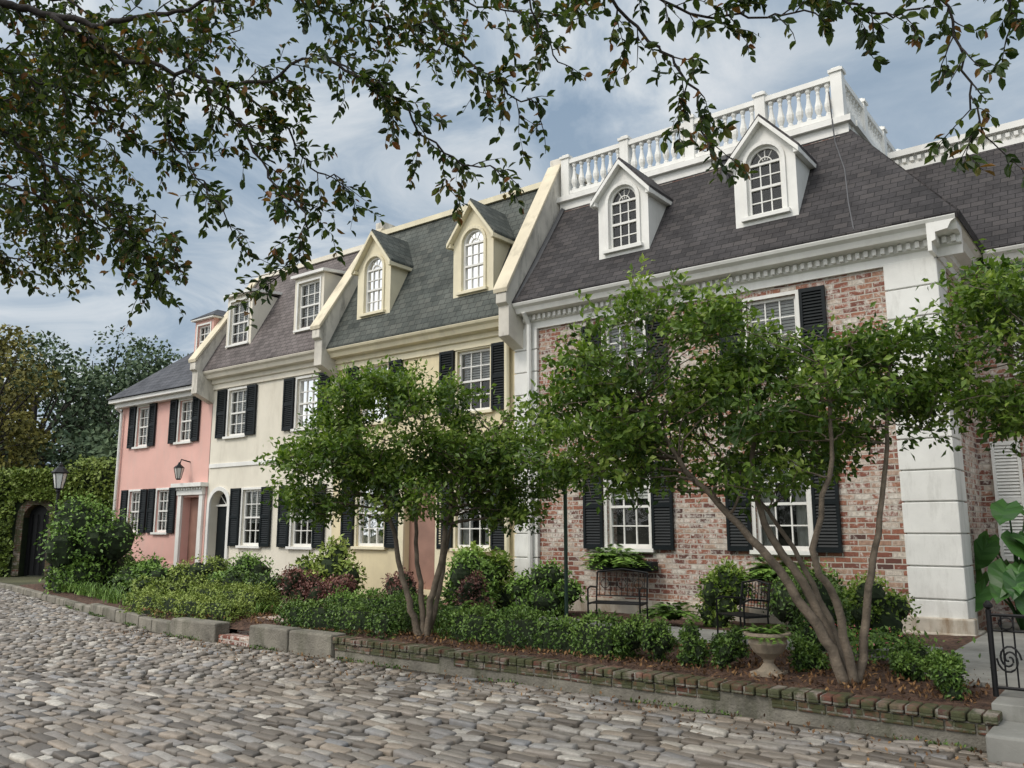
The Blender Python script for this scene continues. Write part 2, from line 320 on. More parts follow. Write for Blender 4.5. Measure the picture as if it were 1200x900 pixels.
def arch_trim(b,xc,r,zs,z0,y0,y1,w):
    A=arcpts(xc,r,zs); Bp=arcpts(xc,r+w,zs)
    for i in range(len(A)-1): b.hexa([(A[i][0],y0,A[i][1]),(A[i+1][0],y0,A[i+1][1]),(A[i+1][0],y1,A[i+1][1]),(A[i][0],y1,A[i][1]),(Bp[i][0],y0,Bp[i][1]),(Bp[i+1][0],y0,Bp[i+1][1]),(Bp[i+1][0],y1,Bp[i+1][1]),(Bp[i][0],y1,Bp[i][1])])
    b.box(xc-r-w,xc-r,y0,y1,z0,zs); b.box(xc+r,xc+r+w,y0,y1,z0,zs)
def dormer(H,xc,w,z0,ze,zp,yf,roofy,face='dormer_walls',ww=.56,wz0=None,arch=True,blind=.6,roof='dormer_roofs'):
    x0=xc-w/2;x1=xc+w/2; b=H[face]; wz0=wz0 or z0+.19
    r=ww/2; zs=ze-.15
    hole=[(xc-r,wz0),(xc+r,wz0)]+arcpts(xc,r,zs)[::-1]
    outer=[(x0,z0),(x1,z0),(x1,ze),(xc,zp),(x0,ze)]
    tri=tessellate_polygon([[Vector((p[0],p[1],0)) for p in outer],[Vector((p[0],p[1],0)) for p in hole]])
    allp=outer+hole; b.add([(p[0],yf,p[1]) for p in allp],[tuple(t) for t in tri])
    n=len(hole)
    for i in range(n):
        p,q=hole[i],hole[(i+1)%n]; b.quad((p[0],yf,p[1]),(q[0],yf,q[1]),(q[0],yf+.2,q[1]),(p[0],yf+.2,p[1]))
    for x in (x0,x1):
        b.add([(x,yf,z0),(x,yf,ze),(x,roofy(ze)+.15,ze),(x,roofy(z0)+.15,z0)],[(0,1,2,3)])
    oh=.09; k=(zp-ze)/(w/2); yb=roofy(zp)+.2
    for sgn in (-1,1):
        xe=xc+sgn*(w/2+oh); zee=ze-oh*k; 
        H[roof].hexa([(xe,yf-.1,zee+.02),(xc,yf-.1,zp+.02),(xc,yb,zp+.02),(xe,yb,zee+.02),(xe,yf-.1,zee+.07),(xc,yf-.1,zp+.07),(xc,yb,zp+.07),(xe,yb,zee+.07)])
        H['trim'].hexa([(xe,yf-.13,zee-.07),(xc,yf-.13,zp-.07),(xc,yf-.004,zp-.07),(xe,yf-.004,zee-.07),(xe,yf-.13,zee+.017),(xc,yf-.13,zp+.017),(xc,yf-.004,zp+.017),(xe,yf-.004,zee+.017)])
        xa,xb=(x0-oh,x0) if sgn<0 else (x1,x1+oh)
        H['trim'].box(xa+.002,xb-.002,yf-.10,roofy(ze)+.1,zee-.06,zee+.015)
    arch_trim(H['trim'],xc,r,zs,wz0,yf-.03,yf-.004,.06)
    H['trim'].box(xc-r-.1,xc+r+.1,yf-.07,yf-.004,wz0-.06,wz0)
    t=H['window_frames']; arch_trim(t,xc,r-.045,zs,wz0,yf+.04,yf+.1,.045)
    t.box(xc-r+.045,xc+r-.045,yf+.04,yf+.1,wz0,wz0+.05); zm=(wz0+zs+.0)/2+.03
    t.box(xc-r+.045,xc+r-.045,yf+.037,yf+.097,zm-.02,zm+.02); t.box(xc-r+.045,xc+r-.045,yf+.037,yf+.097,zs-.018,zs+.018)
    for i in (1,2):
        x=xc-r+.045+(2*r-.09)*i/3; t.box(x-.009,x+.009,yf+.05,yf+.085,wz0+.05,zs)
    for z in ((wz0+zm)/2,(zm+zs)/2): t.box(xc-r+.045,xc+r-.045,yf+.053,yf+.088,z-.009,z+.009)
    for a in (60,90,120):
        ca,sa=math.cos(math.radians(a)),math.sin(math.radians(a)); t.tube([(xc+.06*ca,yf+.07,zs+.06*sa),(xc+(r-.05)*ca,yf+.07,zs+(r-.05)*sa)],.009,4)
    arch_trim(t,xc,.1,zs,zs-.001,yf+.055,yf+.085,.015)
    gp=[(xc-r+.03,wz0+.02),(xc+r-.03,wz0+.02)]+arcpts(xc,r-.03,zs)[::-1]
    H['glass'].add([(p[0],yf+.075,p[1]) for p in gp],[tuple(range(len(gp)))])
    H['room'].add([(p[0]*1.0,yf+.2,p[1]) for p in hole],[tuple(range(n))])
    slats(H['blinds'],xc-r+.05,xc+r-.05,yf+.12,zs,wz0+(1-blind)*(zs-wz0))
def shed_dormer(H,xc,w,z0,z1,yf,roofy,blind=1.,hip=False):
    x0=xc-w/2;x1=xc+w/2; ops=[]; ww=w-.28
    ops.append((xc-ww/2,xc+ww/2,z0+.12,z1-.14))
    wall_front(H['dormer_walls'],x0,x1,z0-.1,z1,ops,yf,.25); sash(H,*ops[0],yf,3,2,blind,.25)
    for x in (x0,x1): H['dormer_walls'].add([(x,yf,z0-.1),(x,yf,z1),(x,roofy(z1)+.2,z1),(x,roofy(z0-.1)+.2,z0-.1)],[(0,1,2,3)])
    a,c,d,e=ops[0]; t=H['trim']; t.box(a-.05,a,yf-.02,yf-.003,d,e+.05);t.box(c,c+.05,yf-.02,yf-.003,d,e+.05);t.box(a,c,yf-.02,yf-.003,e,e+.05);t.box(a-.08,c+.08,yf-.06,yf-.003,d-.05,d)
    if hip:
        t.box(x0-.08,x1+.08,yf-.1,roofy(z1)+.2,z1,z1+.05)
        H['dormer_roofs'].add([(x0-.1,yf-.12,z1+.051),(x1+.1,yf-.12,z1+.051),(x1+.1,roofy(z1)+.9,z1+.051),(x0-.1,roofy(z1)+.9,z1+.051),(xc,yf+.35,z1+.36),(xc,roofy(z1)+.9,z1+.36)],[(0,1,4),(1,2,5,4),(3,0,4,5),(2,3,5)])
    else:
        yb=roofy(z1)+.45
        t.hexa([(x0-.07,yf-.1,z1-.01),(x1+.07,yf-.1,z1-.01),(x1+.07,yb,z1+.13),(x0-.07,yb,z1+.13),(x0-.07,yf-.1,z1+.06),(x1+.07,yf-.1,z1+.06),(x1+.07,yb,z1+.20),(x0-.07,yb,z1+.20)])
def cornice(b,x0,x1,ze,ye,y=12.,dent=True):
    b.prismx([(y+.0,ze-.42),(y-.05,ze-.42),(y-.05,ze-.30),(y-.10,ze-.28),(y-.10,ze-.18),(ye+.10,ze-.16),(ye+.06,ze-.08),(ye,ze-.04),(ye-.02,ze+.0),(ye-.02,ze+.03),(y,ze+.03)],x0,x1)
    if dent:
        x=x0+.05
        while x<x1-.06: b.box(x,x+.055,y-.16,y-.102,ze-.27,ze-.185); x+=.11
def roof_slope(b,x0,x1,ye,ze,yt,zt,x0t=None,x1t=None):
    x0t=x0 if x0t is None else x0t; x1t=x1 if x1t is None else x1t
    b.hexa([(x0,ye,ze-.04),(x1,ye,ze-.04),(x1t,yt,zt-.04),(x0t,yt,zt-.04),(x0,ye-.03,ze+.035),(x1,ye-.03,ze+.035),(x1t,yt,zt+.035),(x0t,yt,zt+.035)])
HM={'walls':('brick',0),'roof':('slate_b',0),'trim':('white',.004),'window_frames':('white',0),'glass':('glass',0),'room':('room',0),'blinds':('blind',0),'shutters':('shutter',0),
 'dormer_walls':('white',0),'dormer_roofs':('slate_b',0),'cornice':('white',0),'quoins':('quoin',.014),'plinth':('stucco_base',.02),'balustrade':('white',0),'parapet':('parapet',.01),'parapet_cap':('cap',.01),'door':('door',.004),'flashing':('metal',0),'flat_roof':('metal',0),'downpipe':('quoin',0),'vent':('metal',0),'lantern':('iron',0),'back_walls':('brick',0)}
# ---- brick house
H=House("brick_house"); ops=[]
for xc in (-6.9,-4.37):
    window(H,ops,xc,1.30,2.62,.78,3,2,blind=.4 if xc<-5 else -1); window(H,ops,xc,3.85,5.02,.76,3,2,blind=.5 if xc<-5 else .75)
wall_front(H['walls'],-8.68,-2.72,.2,5.3,ops)
wall_front(H['back_walls'],-8.68,-2.72,5.3,5.58,[],12.02)
def quoin(b,x0,x1,y0,y1,z0,z1,h=.41):
    z=z0
    while z<z1-.05:
        zt=min(z+h,z1); b.box(x0,x1,y0,y1,z,zt-.018); b.box(x0+.03,x1-.03,y0+.03,y1-.03,zt-.019,zt+.001); z=zt
quoin(H['quoins'],-9.17,-8.66,11.93,12.2,.3,5.22); quoin(H['quoins'],-2.74,-2.07,11.93,12.55,.32,5.22)
H['plinth'].box(-8.66,-2.0,11.88,12.1,.1,.5); H['plinth'].box(-2.82,-1.99,11.86,12.62,.1,.318)
H['walls'].quad((-2.1,12.55,.2),(-2.1,13.9,.2),(-2.1,13.9,5.5),(-2.1,12.55,5.5))
wo=[]; window(H,wo,-1.05,1.2,2.75,.8,3,3,blind=.3,sh=0,y=13.9); window(H,wo,-1.05,3.85,5.0,.8,3,2,blind=.5,sh=0,y=13.9)
wall_front(H['walls'],-2.1,5,.1,5.5,wo,13.9)
for x0 in (-1.92,-.55):
    shutter(H['trim'],x0,x0+.37,1.15,2.85,13.9)
H['back_walls'].box(-9.1,-3.5,13.1,19.5,.1,7.8); H['back_walls'].box(-3.45,5,15.1,19.4,.1,7.7)
cornice(H['cornice'],-8.95,-1.75,5.6,11.6)
x=-2.1
H['cornice'].prismy([(x,5.18),(x+.05,5.18),(x+.05,5.30),(x+.10,5.32),(x+.10,5.42),(x+.25,5.44),(x+.29,5.52),(x+.35,5.56),(x+.37,5.63),(x,5.63)],11.602,13.6)
cornice(H['cornice'],-1.73,5,5.6,13.5,13.9)
roof_slope(H['roof'],-8.95,-1.72,11.6,5.6,13.2,7.9,-8.95,-3.38)
H['roof'].hexa([(-1.72,11.6,5.56),(-1.72,14.5,5.56),(-3.38,17,7.86),(-3.38,13.2,7.86),(-1.69,11.58,5.64),(-1.69,14.5,5.64),(-3.38,17,7.94),(-3.38,13.2,7.94)])
roof_slope(H['roof'],-3.6,5,13.5,5.6,15.05,7.85)
H['flat_roof'].box(-8.9,-3.5,13.3,17,7.82,7.93); H['flat_roof'].box(-3.3,5,15.2,19,7.75,7.83)
t=H['cornice']
t.box(-8.93,-3.36,13.12,13.3,7.84,8.0); t.box(-8.97,-3.3,13.04,13.34,8.0,8.1)
t.box(-3.52,-3.34,13.3,17.1,7.842,7.998); t.box(-3.56,-3.28,13.34,17.1,8.002,8.098)
t.box(-3.2,5,14.98,15.2,7.8,7.97); t.box(-3.2,5,14.88,15.25,7.97,8.08); t.box(-3.2,5,14.93,14.98,7.62,7.8)
x=-3.1
while x<4.9: t.box(x,x+.06,14.92,14.978,7.86,7.93); x+=.12
bl=H['balustrade']; zb=8.1
posts=[-8.8,-7.45,-6.1,-4.78,-3.5]
prof=[(.05,0),(.05,.05),(.03,.07),(.062,.16),(.066,.22),(.042,.32),(.028,.42),(.035,.46),(.026,.49),(.048,.53),(.048,.58)]
def post(x,y): bl.box(x-.09,x+.09,y-.09,y+.09,zb+.002,zb+.82); bl.box(x-.115,x+.115,y-.115,y+.115,zb+.82,zb+.87); bl.box(x-.07,x+.07,y-.07,y+.07,zb+.87,zb+.91)
for p in posts: post(p,13.2)
for a,c in zip(posts[:-1],posts[1:]):
    bl.box(a+.09,c-.09,13.13,13.27,zb+.05,zb+.12); bl.box(a+.09,c-.09,13.13,13.27,zb+.70,zb+.79)
    n=int((c-a-.18)/.15)
    for i in range(n):
        x=a+.09+(c-a-.18)*(i+.5)/n; bl.lathe([(r,zb+.12+z) for r,z in prof],x,13.2,8)
ys=[13.2,14.5,15.8,17.0]
for p in ys[1:]: post(-3.5,p)
for a,c in zip(ys[:-1],ys[1:]):
    bl.box(-3.57,-3.43,a+.09,c-.09,zb+.05,zb+.12); bl.box(-3.57,-3.43,a+.09,c-.09,zb+.70,zb+.79)
    n=int((c-a-.18)/.15)
    for i in range(n):
        bl.lathe([(r,zb+.12+z) for r,z in prof],-3.5,a+.09+(c-a-.18)*(i+.5)/n,8)
ry=lambda z: 11.6+(z-5.6)/1.4375
for xc in (-6.85,-4.35): dormer(H,xc,.98,6.15,7.33,7.88,11.98,ry,blind=.0)
H['vent'].tube([(-5.35,12.9,7.3),(-5.35,12.9,7.85)],.07,10); H['vent'].tube([(-5.35,12.9,7.8),(-5.35,12.9,7.86)],.12,10)
rz_=lambda y:5.6+1.4375*(y-11.6)+.06
H['vent'].tube([(-3.62,13.1,8.6),(-3.55,13.0,rz_(13.0)),(-3.3,12.5,rz_(12.5)),(-3.15,12.0,rz_(12.0)),(-3.0,11.6,5.66)],.012,5)
H['flashing'].hexa([(-8.9,11.62,5.66),(-8.82,11.62,5.66),(-8.82,13.2,7.96),(-8.9,13.2,7.96),(-8.9,11.62,5.72),(-8.82,11.62,5.68),(-8.82,13.2,7.98),(-8.9,13.2,8.02)])
H['downpipe'].tube([(-8.78,11.7,5.45),(-8.78,11.86,5.25),(-8.78,11.88,.5)],.045,8)
H.finish(HM)
# ---- cream house
H=House("cream_house"); ops=[]
for xc,b1,b2 in ((-10.2,.5,-1),(-12.95,.8,.5)): window(H,ops,xc,3.8,5.0,.82,3,2,blind=b1); window(H,ops,xc,1.25,2.6,.82,3,2,blind=b2)
ops.append((-11.95,-11.1,.45,2.55)); H['door'].box(-11.95,-11.1,12.12,12.2,.45,2.55); H['trim'].box(-12.1,-11.952,11.95,12.0,.4,2.7);H['trim'].box(-11.098,-10.95,11.95,12.0,.4,2.7);H['trim'].box(-12.15,-10.9,11.9,12.0,2.7,2.9)
wall_front(H['walls'],-14.15,-9.17,.1,5.3,ops)
H['back_walls'].box(-14.15,-9.2,13.25,19.5,.1,8.5)
cornice(H['cornice'],-14.1,-9.2,5.45,11.65,dent=False)
roof_slope(H['roof'],-14.1,-9.2,11.65,5.45,13.2,8.5); H['cornice'].box(-14.1,-9.2,13.1,13.3,8.46,8.58)
ry=lambda z: 11.65+(z-5.45)/1.968
for xc in (-12.98,-10.18): dormer(H,xc,1.02,5.98,7.28,7.95,11.93,ry,blind=1.)
pp=lambda zt,zb0: [(11.5,zb0),(11.5,zb0+.55),(11.42,zb0+.6),(11.42,zb0+.78),(13.15,zt),(16,zt),(16,2.),(12.1,2.),(12.1,zb0-.25)]
def cap(b,x0,x1,zb0,zt):
    b.hexa([(x0,11.40,zb0+.78),(x1,11.40,zb0+.78),(x1,13.15,zt+.003),(x0,13.15,zt+.003),(x0,11.38,zb0+.86),(x1,11.38,zb0+.86),(x1,13.15,zt+.08),(x0,13.15,zt+.08)]); b.box(x0,x1,13.152,16.05,zt+.003,zt+.082)
H['parapet'].prismx(pp(8.78,5.02),-9.2,-8.96); cap(H['parapet_cap'],-9.24,-8.92,5.02,8.78)
H['parapet'].box(-9.22,-8.94,13.2,13.7,8.864,9.02)
H['downpipe'].tube([(-9.32,11.75,5.2),(-9.32,11.9,5.0),(-9.32,11.92,.4)],.05,8)
mats=dict(HM); mats.update(walls=('cream',0),cornice=('creamtrim',0),roof=('slate_c',0),dormer_roofs=('slate_c',0),dormer_walls=('creamtrim',0),trim=('creamtrim',.004),back_walls=('creamw',0),downpipe=('creamtrim',0),shutters=('shutter',0))
H.finish(mats)
# ---- white house
H=House("white_house"); ops=[]
for xc in (-17.82,-15.15): window(H,ops,xc,3.85,5.0,.74,3,2,blind=.9)
for xc in (-17.03,-15.15): window(H,ops,xc,1.22,2.52,.72,3,2,blind=.6)
dx=-18.33; r=.38; zs=2.15; ops.append((dx-r,dx+r,.5,zs+r))
for s in (-1,1):
    arc=[(dx+s*r*math.cos(a),zs+r*math.sin(a)) for a in np.linspace(0,math.pi/2,9)]
    for i in range(8): H['walls'].add([(dx+s*r,12.,zs+r),(arc[i][0],12.,arc[i][1]),(arc[i+1][0],12.,arc[i+1][1])],[(0,1,2)]); H['walls'].quad((arc[i][0],12,arc[i][1]),(arc[i+1][0],12,arc[i+1][1]),(arc[i+1][0],12.3,arc[i+1][1]),(arc[i][0],12.3,arc[i][1]))
arch_trim(H['trim'],dx,r,zs,.45,11.95,11.997,.1); H['door'].box(dx-r,dx+r,12.2,12.28,.5,zs); H['trim'].box(dx-r,dx+r,12.15,12.25,zs,zs+.05)
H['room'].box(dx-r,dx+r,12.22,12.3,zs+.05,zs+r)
for a in (45,90,135): H['trim'].tube([(dx,12.2,zs+.03),(dx+r*math.cos(math.radians(a)),12.2,zs+r*math.sin(math.radians(a)))],.014,4)
H['plinth'].box(dx-.6,dx+.6,11.4,11.99,.1,.47)
wall_front(H['walls'],-18.9,-14.15,.1,5.3,ops); H['back_walls'].box(-18.9,-14.2,13.25,19.5,.1,8.3)
H['trim'].box(-18.85,-14.2,11.97,11.998,3.1,3.2)
cornice(H['cornice'],-18.85,-14.2,5.5,11.65,dent=False)
roof_slope(H['roof'],-18.85,-14.3,11.65,5.5,13.2,8.3); H['cornice'].box(-18.85,-14.3,13.1,13.3,8.26,8.38)
ry=lambda z: 11.65+(z-5.5)/1.806
for xc in (-17.85,-15.15): shed_dormer(H,xc,1.04,6.02,7.4,11.93,ry)
H['parapet'].prismx(pp(8.6,5.1),-14.35,-14.1); cap(H['parapet_cap'],-14.39,-14.06,5.1,8.6); H['parapet'].box(-14.36,-14.09,13.2,13.9,8.684,8.86)
H['parapet'].prismx(pp(8.28,4.95),-19.1,-18.86); cap(H['parapet_cap'],-19.14,-18.82,4.95,8.28)
mats=dict(HM); mats.update(walls=('creamw',0),cornice=('creamw',0),roof=('slate_w',0),dormer_roofs=('slate_w',0),dormer_walls=('creamw',0),back_walls=('creamw',0),trim=('white',.004),door=('shutter',.003))
H.finish(mats)
# ---- pink house
H=House("pink_house"); ops=[]
for xc in (-20.1,-22.22): window(H,ops,xc,3.85,4.95,.62,3,2,blind=.9,sh=.32)
for xc in (-20.93,-22.35): window(H,ops,xc,1.52,2.62,.6,3,2,blind=.9,sh=.3)
dx=-19.55; ops.append((dx-.4,dx+.4,.3,2.4)); H['door'].box(dx-.4,dx+.4,12.2,12.28,.3,2.4)
t=H['trim']; t.box(dx-.56,dx-.402,11.93,11.997,.25,2.45); t.box(dx+.402,dx+.56,11.93,11.997,.25,2.45); t.box(dx-.58,dx+.58,11.9,11.997,2.452,2.65); t.box(dx-.68,dx+.68,11.78,11.997,2.65,2.75)
for i in range(10): t.box(dx-.56+i*.116,dx-.5+i*.116,11.86,11.898,2.58,2.64)
H['plinth'].box(dx-.6,dx+.6,11.4,11.99,.1,.27)
wall_front(H['walls'],-23.4,-18.88,.1,5.1,ops); H['walls'].quad((-23.4,12,.1),(-23.4,20,.1),(-23.4,20,5.1),(-23.4,12,5.1))
H['walls'].box(-23.43,-18.9,11.97,11.998,.1,.75)
H['back_walls'].box(-23.3,-19,13.4,19.9,.1,5.)
H['cornice'].box(-23.5,-19.1,11.8,11.998,5.0,5.12); H['cornice'].box(-23.6,-19.1,11.66,11.998,5.122,5.22); H['cornice'].box(-23.6,-23.402,12,20,5.0,5.22)
H['roof'].add([(-23.65,11.6,5.23),(-19.1,11.6,5.23),(-19.1,13.3,6.76),(-21.95,13.3,6.76),(-21.95,18.3,6.76),(-23.65,20,5.23),(-19.1,18.3,6.76),(-19.1,20,5.23)],[(0,1,2,3),(0,3,4,5),(3,2,6,4),(5,4,6,7)])
ry=lambda z: 11.6+(z-5.23)/.9
shed_dormer(H,-19.58,.85,5.95,7.05,12.05,ry,hip=True)
H['downpipe'].tube([(-23.3,11.75,5.0),(-23.3,11.92,4.85),(-23.3,11.94,.4)],.045,8)
l=H['lantern']; l.tube([(-19.75,12,3.3),(-19.75,11.75,3.35),(-19.75,11.7,3.2)],.018,6)
l.lathe([(.13,3.13),(.12,3.15),(.04,3.22),(.02,3.28)],-19.75,11.7,6); l.lathe([(.05,2.83),(.065,2.86)],-19.75,11.7,6)
for i in range(6):
    a=i*math.pi/3; l.tube([(-19.75+.062*math.cos(a),11.7+.062*math.sin(a),2.86),(-19.75+.12*math.cos(a),11.7+.12*math.sin(a),3.13)],.008,4)
H['lantern_glass'].lathe([(.055,2.865),(.11,3.128)],-19.75,11.7,6)
mats=dict(HM); mats.update(walls=('pink',0),back_walls=('pink',0),roof=('slate_p',0),dormer_roofs=('slate_p',0),dormer_walls=('pink',0),cornice=('white',0),plinth=('concrete',.02),downpipe=('quoin',0),lantern_glass=('blind',0))
H.finish(mats)
# ------------------------------------------------------------------ ground, street
b=MB(); b.quad((-900,-900,-.03),(900,-900,-.03),(900,900,-.03),(-900,900,-.03)); b.obj("ground",M['ground'])
cx=[-45,-31,-25,-20.6,-17.5,-15,-13,-11.8,0,6]; cyv=[11.5,10.7,9.95,9.0,8.3,7.75,7.35,7.15,7.12,7.12]
curby=lambda x: np.interp(x,cx,cyv)
street=empty("cobblestone_street")
b=MB(); b.prismz([(-60,-12),(12,-12),(12,7.3)]+[(x,y+.15) for x,y in list(zip(cx,cyv))[::-1]]+[(-60,13)],-.02,.012); b.obj("bedding",M['mortar'],street)
def isrect(x,y): return (x>-7.6+.5*math.sin(y*2.1)+(y-5)*.6) or y<4.5+.25*math.sin(x*1.3)
def stones():
    C=[];S=[];rot=[];kind=[]
    y=1.0
    while y<7.2:
        x=2.+random.random()*.2
        h=random.uniform(.095,.128); ph=random.uniform(-.3,.3)
        while x>-14:
            w=random.uniform(.15,.30)
            yy=y+h/2+.03*math.sin(x*.55)+.012*math.sin(x*1.7+ph)
            if isrect(x,y):
                C.append((x-w/2,yy+random.uniform(-.005,.005))); S.append((w-.018,h-.018)); rot.append(random.gauss(0,.025)+.0165*math.cos(x*.55)); kind.append(0)
            x-=w
        y+=h
    sp=.138
    for j in range(int(10/(sp*.88))):
        for i in range(int(38/sp)):
            x=-4.5-i*sp-(j%2)*sp/2+random.gauss(0,.02); y=2.5+j*sp*.88+random.gauss(0,.016)
            if isrect(x,y-.05) and x>-14: continue
            if y>curby(x)-.06: continue
            if x<-9 and y< (-x)*.33-.8: continue
            w=random.uniform(.095,.15); C.append((x,y)); S.append((w,w*random.uniform(.7,.95))); rot.append(random.uniform(-.7,.7)); kind.append(1)
    C=np.array(C);S=np.array(S);rot=np.array(rot);kind=np.array(kind)
    m=C[:,1]+S[:,1]/2<curby(C[:,0])-.01; C,S,rot,kind=C[m],S[m],rot[m],kind[m]; n=len(C)
    k=12; an=np.arange(k)*2*np.pi/k+np.pi/12
    ca,sa=np.cos(an),np.sin(an)
    pw=np.where(kind==0,.28,.85)[:,None]
    ux=np.sign(ca)*np.abs(ca)**pw; uy=np.sign(sa)*np.abs(sa)**pw
    hgt=rng.uniform(.026,.052,n); tx=rng.normal(0,.045,n); ty=rng.normal(0,.08,n)
    jit=1+rng.normal(0,.035,(n,k))
    rings=[]
    for fr_,fc_,hz in ((1.,1.,0.),(1.,1.,.6),(.95,.9,.9),(.8,.62,1.)):
        f=np.where(kind==0,fr_,fc_)[:,None]
        lx=ux*(S[:,:1]/2-(1-f)*S[:,1:]/2*1.0)*jit; ly=uy*S[:,1:]/2*f*jit
        X=C[:,:1]+lx*np.cos(rot)[:,None]-ly*np.sin(rot)[:,None]; Yv=C[:,1:]+lx*np.sin(rot)[:,None]+ly*np.cos(rot)[:,None]
        Z=(hgt[:,None]*hz)+(lx*tx[:,None]+ly*ty[:,None])*(hz>0)+(rng.normal(0,.0015,(n,k)) if hz>.8 else 0)
        rings.append(np.stack([X,Yv,Z],2))
    V=np.concatenate(rings+[np.stack([C[:,0],C[:,1],hgt*1.03],1)[:,None,:]],1).reshape(-1,3)
    base=(np.arange(n)*(4*k+1)); sv=rng.uniform(0,1,n)
    T4=np.array([(r*k+i,r*k+(i+1)%k,(r+1)*k+(i+1)%k,(r+1)*k+i) for r in range(3) for i in range(k)]); T3=np.array([(3*k+i,3*k+(i+1)%k,4*k) for i in range(k)])
    F=(base[:,None,None]+T4[None]).reshape(-1,4).tolist()+(base[:,None,None]+T3[None]).reshape(-1,3).tolist()
    vals=np.concatenate([np.repeat(sv,len(T4)),np.repeat(sv,len(T3))])
    npobj("stones",V,F,M['stone'],street,vals,smooth=True)
stones()
def hz(x,y): return .28+.015*math.sin(x*2.3+y)+.012*math.sin(y*5.1-x*1.7)
def bed():
    xs=np.arange(-24,-1.15,.15); vs=[];fs=[]
    nn=24
    for i,x in enumerate(xs):
        y0=curby(x)+(.22 if x>-12 else .13); k=.0 if x>-14 else min(1,(-14-x)/4)
        for j in range(nn): 
            y=y0+(12.05-y0)*(j/(nn-1))**1.15; vs.append((x,y,(hz(x,y)-.1*k+random.uniform(-.012,.012)) if j>1 else (.19-.1*k if j==0 else .245-.1*k)))
    for i in range(len(xs)-1):
        for j in range(nn-1): fs.append((i*nn+j,(i+1)*nn+j,(i+1)*nn+j+1,i*nn+j+1))
    npobj("garden_bed_soil",np.array(vs),fs,M['mulch'],smooth=True)
bed()
n=9500; px=rng.uniform(-13.5,-1.3,n); py=rng.uniform(7.4,9.3,n); leaves("mulch_leaf_litter",np.stack([px,py,np.array([hz(a,c) for a,c in zip(px,py)])+.012],1),np.tile(UP,(n,1)),.05,M['litter'],jit=.35,upb=1,droop=0)
n=900; px=rng.uniform(-13,-.5,n); py=7.12-np.abs(rng.normal(0,.45,n)); leaves("fallen_leaves",np.stack([px,py,np.full(n,.053)],1),np.tile(UP,(n,1)),.04,M['litter'],jit=.3,upb=1,droop=0)
n=2600; px=rng.uniform(-19,-1.,n); cl_=np.sin(px*3.1)+np.sin(px*7.7+1)*.7>.2; px=px[cl_]; py=np.array([curby(v) for v in px])-np.abs(rng.normal(.02,.035,len(px))); leaves("kerb_weeds",np.stack([px,py,rng.uniform(.01,.05,len(px))],1),np.tile(UP,(len(px),1)),.035,M['lf_box'],jit=.8,upb=.6,droop=-.5)
gw=empty("brick_garden_wall"); b=MB(); b.box(-8.35,-1.16,7.2,7.42,-.02,.2); b.obj("base",M['concrete'],gw,bevel=.012)
b=MB(); x=-8.35
while x<-1.2:
    w=random.uniform(.1,.112); z=.19+random.uniform(.0,.014); y0=7.165+random.uniform(-.012,.012)
    b.box(x,x+w-.012,y0,y0+.235,.202,z+.075); x+=w
b.obj("header_course",M['brickmoss'],gw,bevel=.012)
b=MB(); x=-8.34
while x<-1.25:
    w=random.uniform(.2,.24)
    if random.random()<.75: b.box(x,x+w-.012,7.185+random.uniform(-.006,.006),7.21,.12,.192)
    x+=w
b.obj("stretcher_course",M['brickmoss'],gw,bevel=.008)
b=MB(); b.box(-10.05,-9.22,7.14,7.4,-.02,.31); b.box(-9.2,-8.36,7.145,7.405,-.02,.302); b.obj("concrete_garden_wall",M['concrete'],bevel=.025)
b=MB(); b.box(-12.0,-10.85,7.14,7.4,-.02,.28); b.obj("concrete_garden_wall",M['concrete'],bevel=.025)
b=MB(); b.box(-10.84,-10.06,7.2,7.5,-.02,.12); b.box(-10.84,-10.06,7.502,7.8,-.02,.2); b.box(-10.84,-10.06,7.802,11.9,.0,.31); b.obj("garden_steps",M['brick'],bevel=.01)
b=MB(); x=-12.02
while x>-40:
    w=random.uniform(.5,.9); x2=x-w; n1=curby(x)+.0; n2=curby(x2)+.0; h=(.20 if x>-16 else .14)+random.uniform(-.012,.012)
    b.hexa([(x2+.02,n2,-.02),(x,n1,-.02),(x,n1+.16,-.02),(x2+.02,n2+.16,-.02),(x2+.02,n2,h),(x,n1,h),(x,n1+.16,h),(x2+.02,n2+.16,h)]); x=x2
b.obj("stone_kerb",M['concrete'],bevel=.02)
b=MB()
for i in range(9):
    for j in range(2): b.box(-9.2+i*.79,-9.2+i*.79+.78,9.3+j*.6,9.3+j*.6+.59,.2,.315)
b.obj("garden_path",M['slab'],bevel=.006)
b=MB()
for i in range(5):
    for j in range(7):
        xa=(-1.95 if j>0 else -1.19)+i*.9; b.box(xa,xa+.893,(7.43 if j==0 else 7.45+j*.93),7.45+j*.93+.923,.0,.312+.002*((i+j)%2))
b.obj("entry_pavement",M['slab'],bevel=.008)
b=MB(); b.box(-1.155,3.5,6.85,7.425,-.02,.2); b.obj("entry_step",M['slab'],bevel=.02)
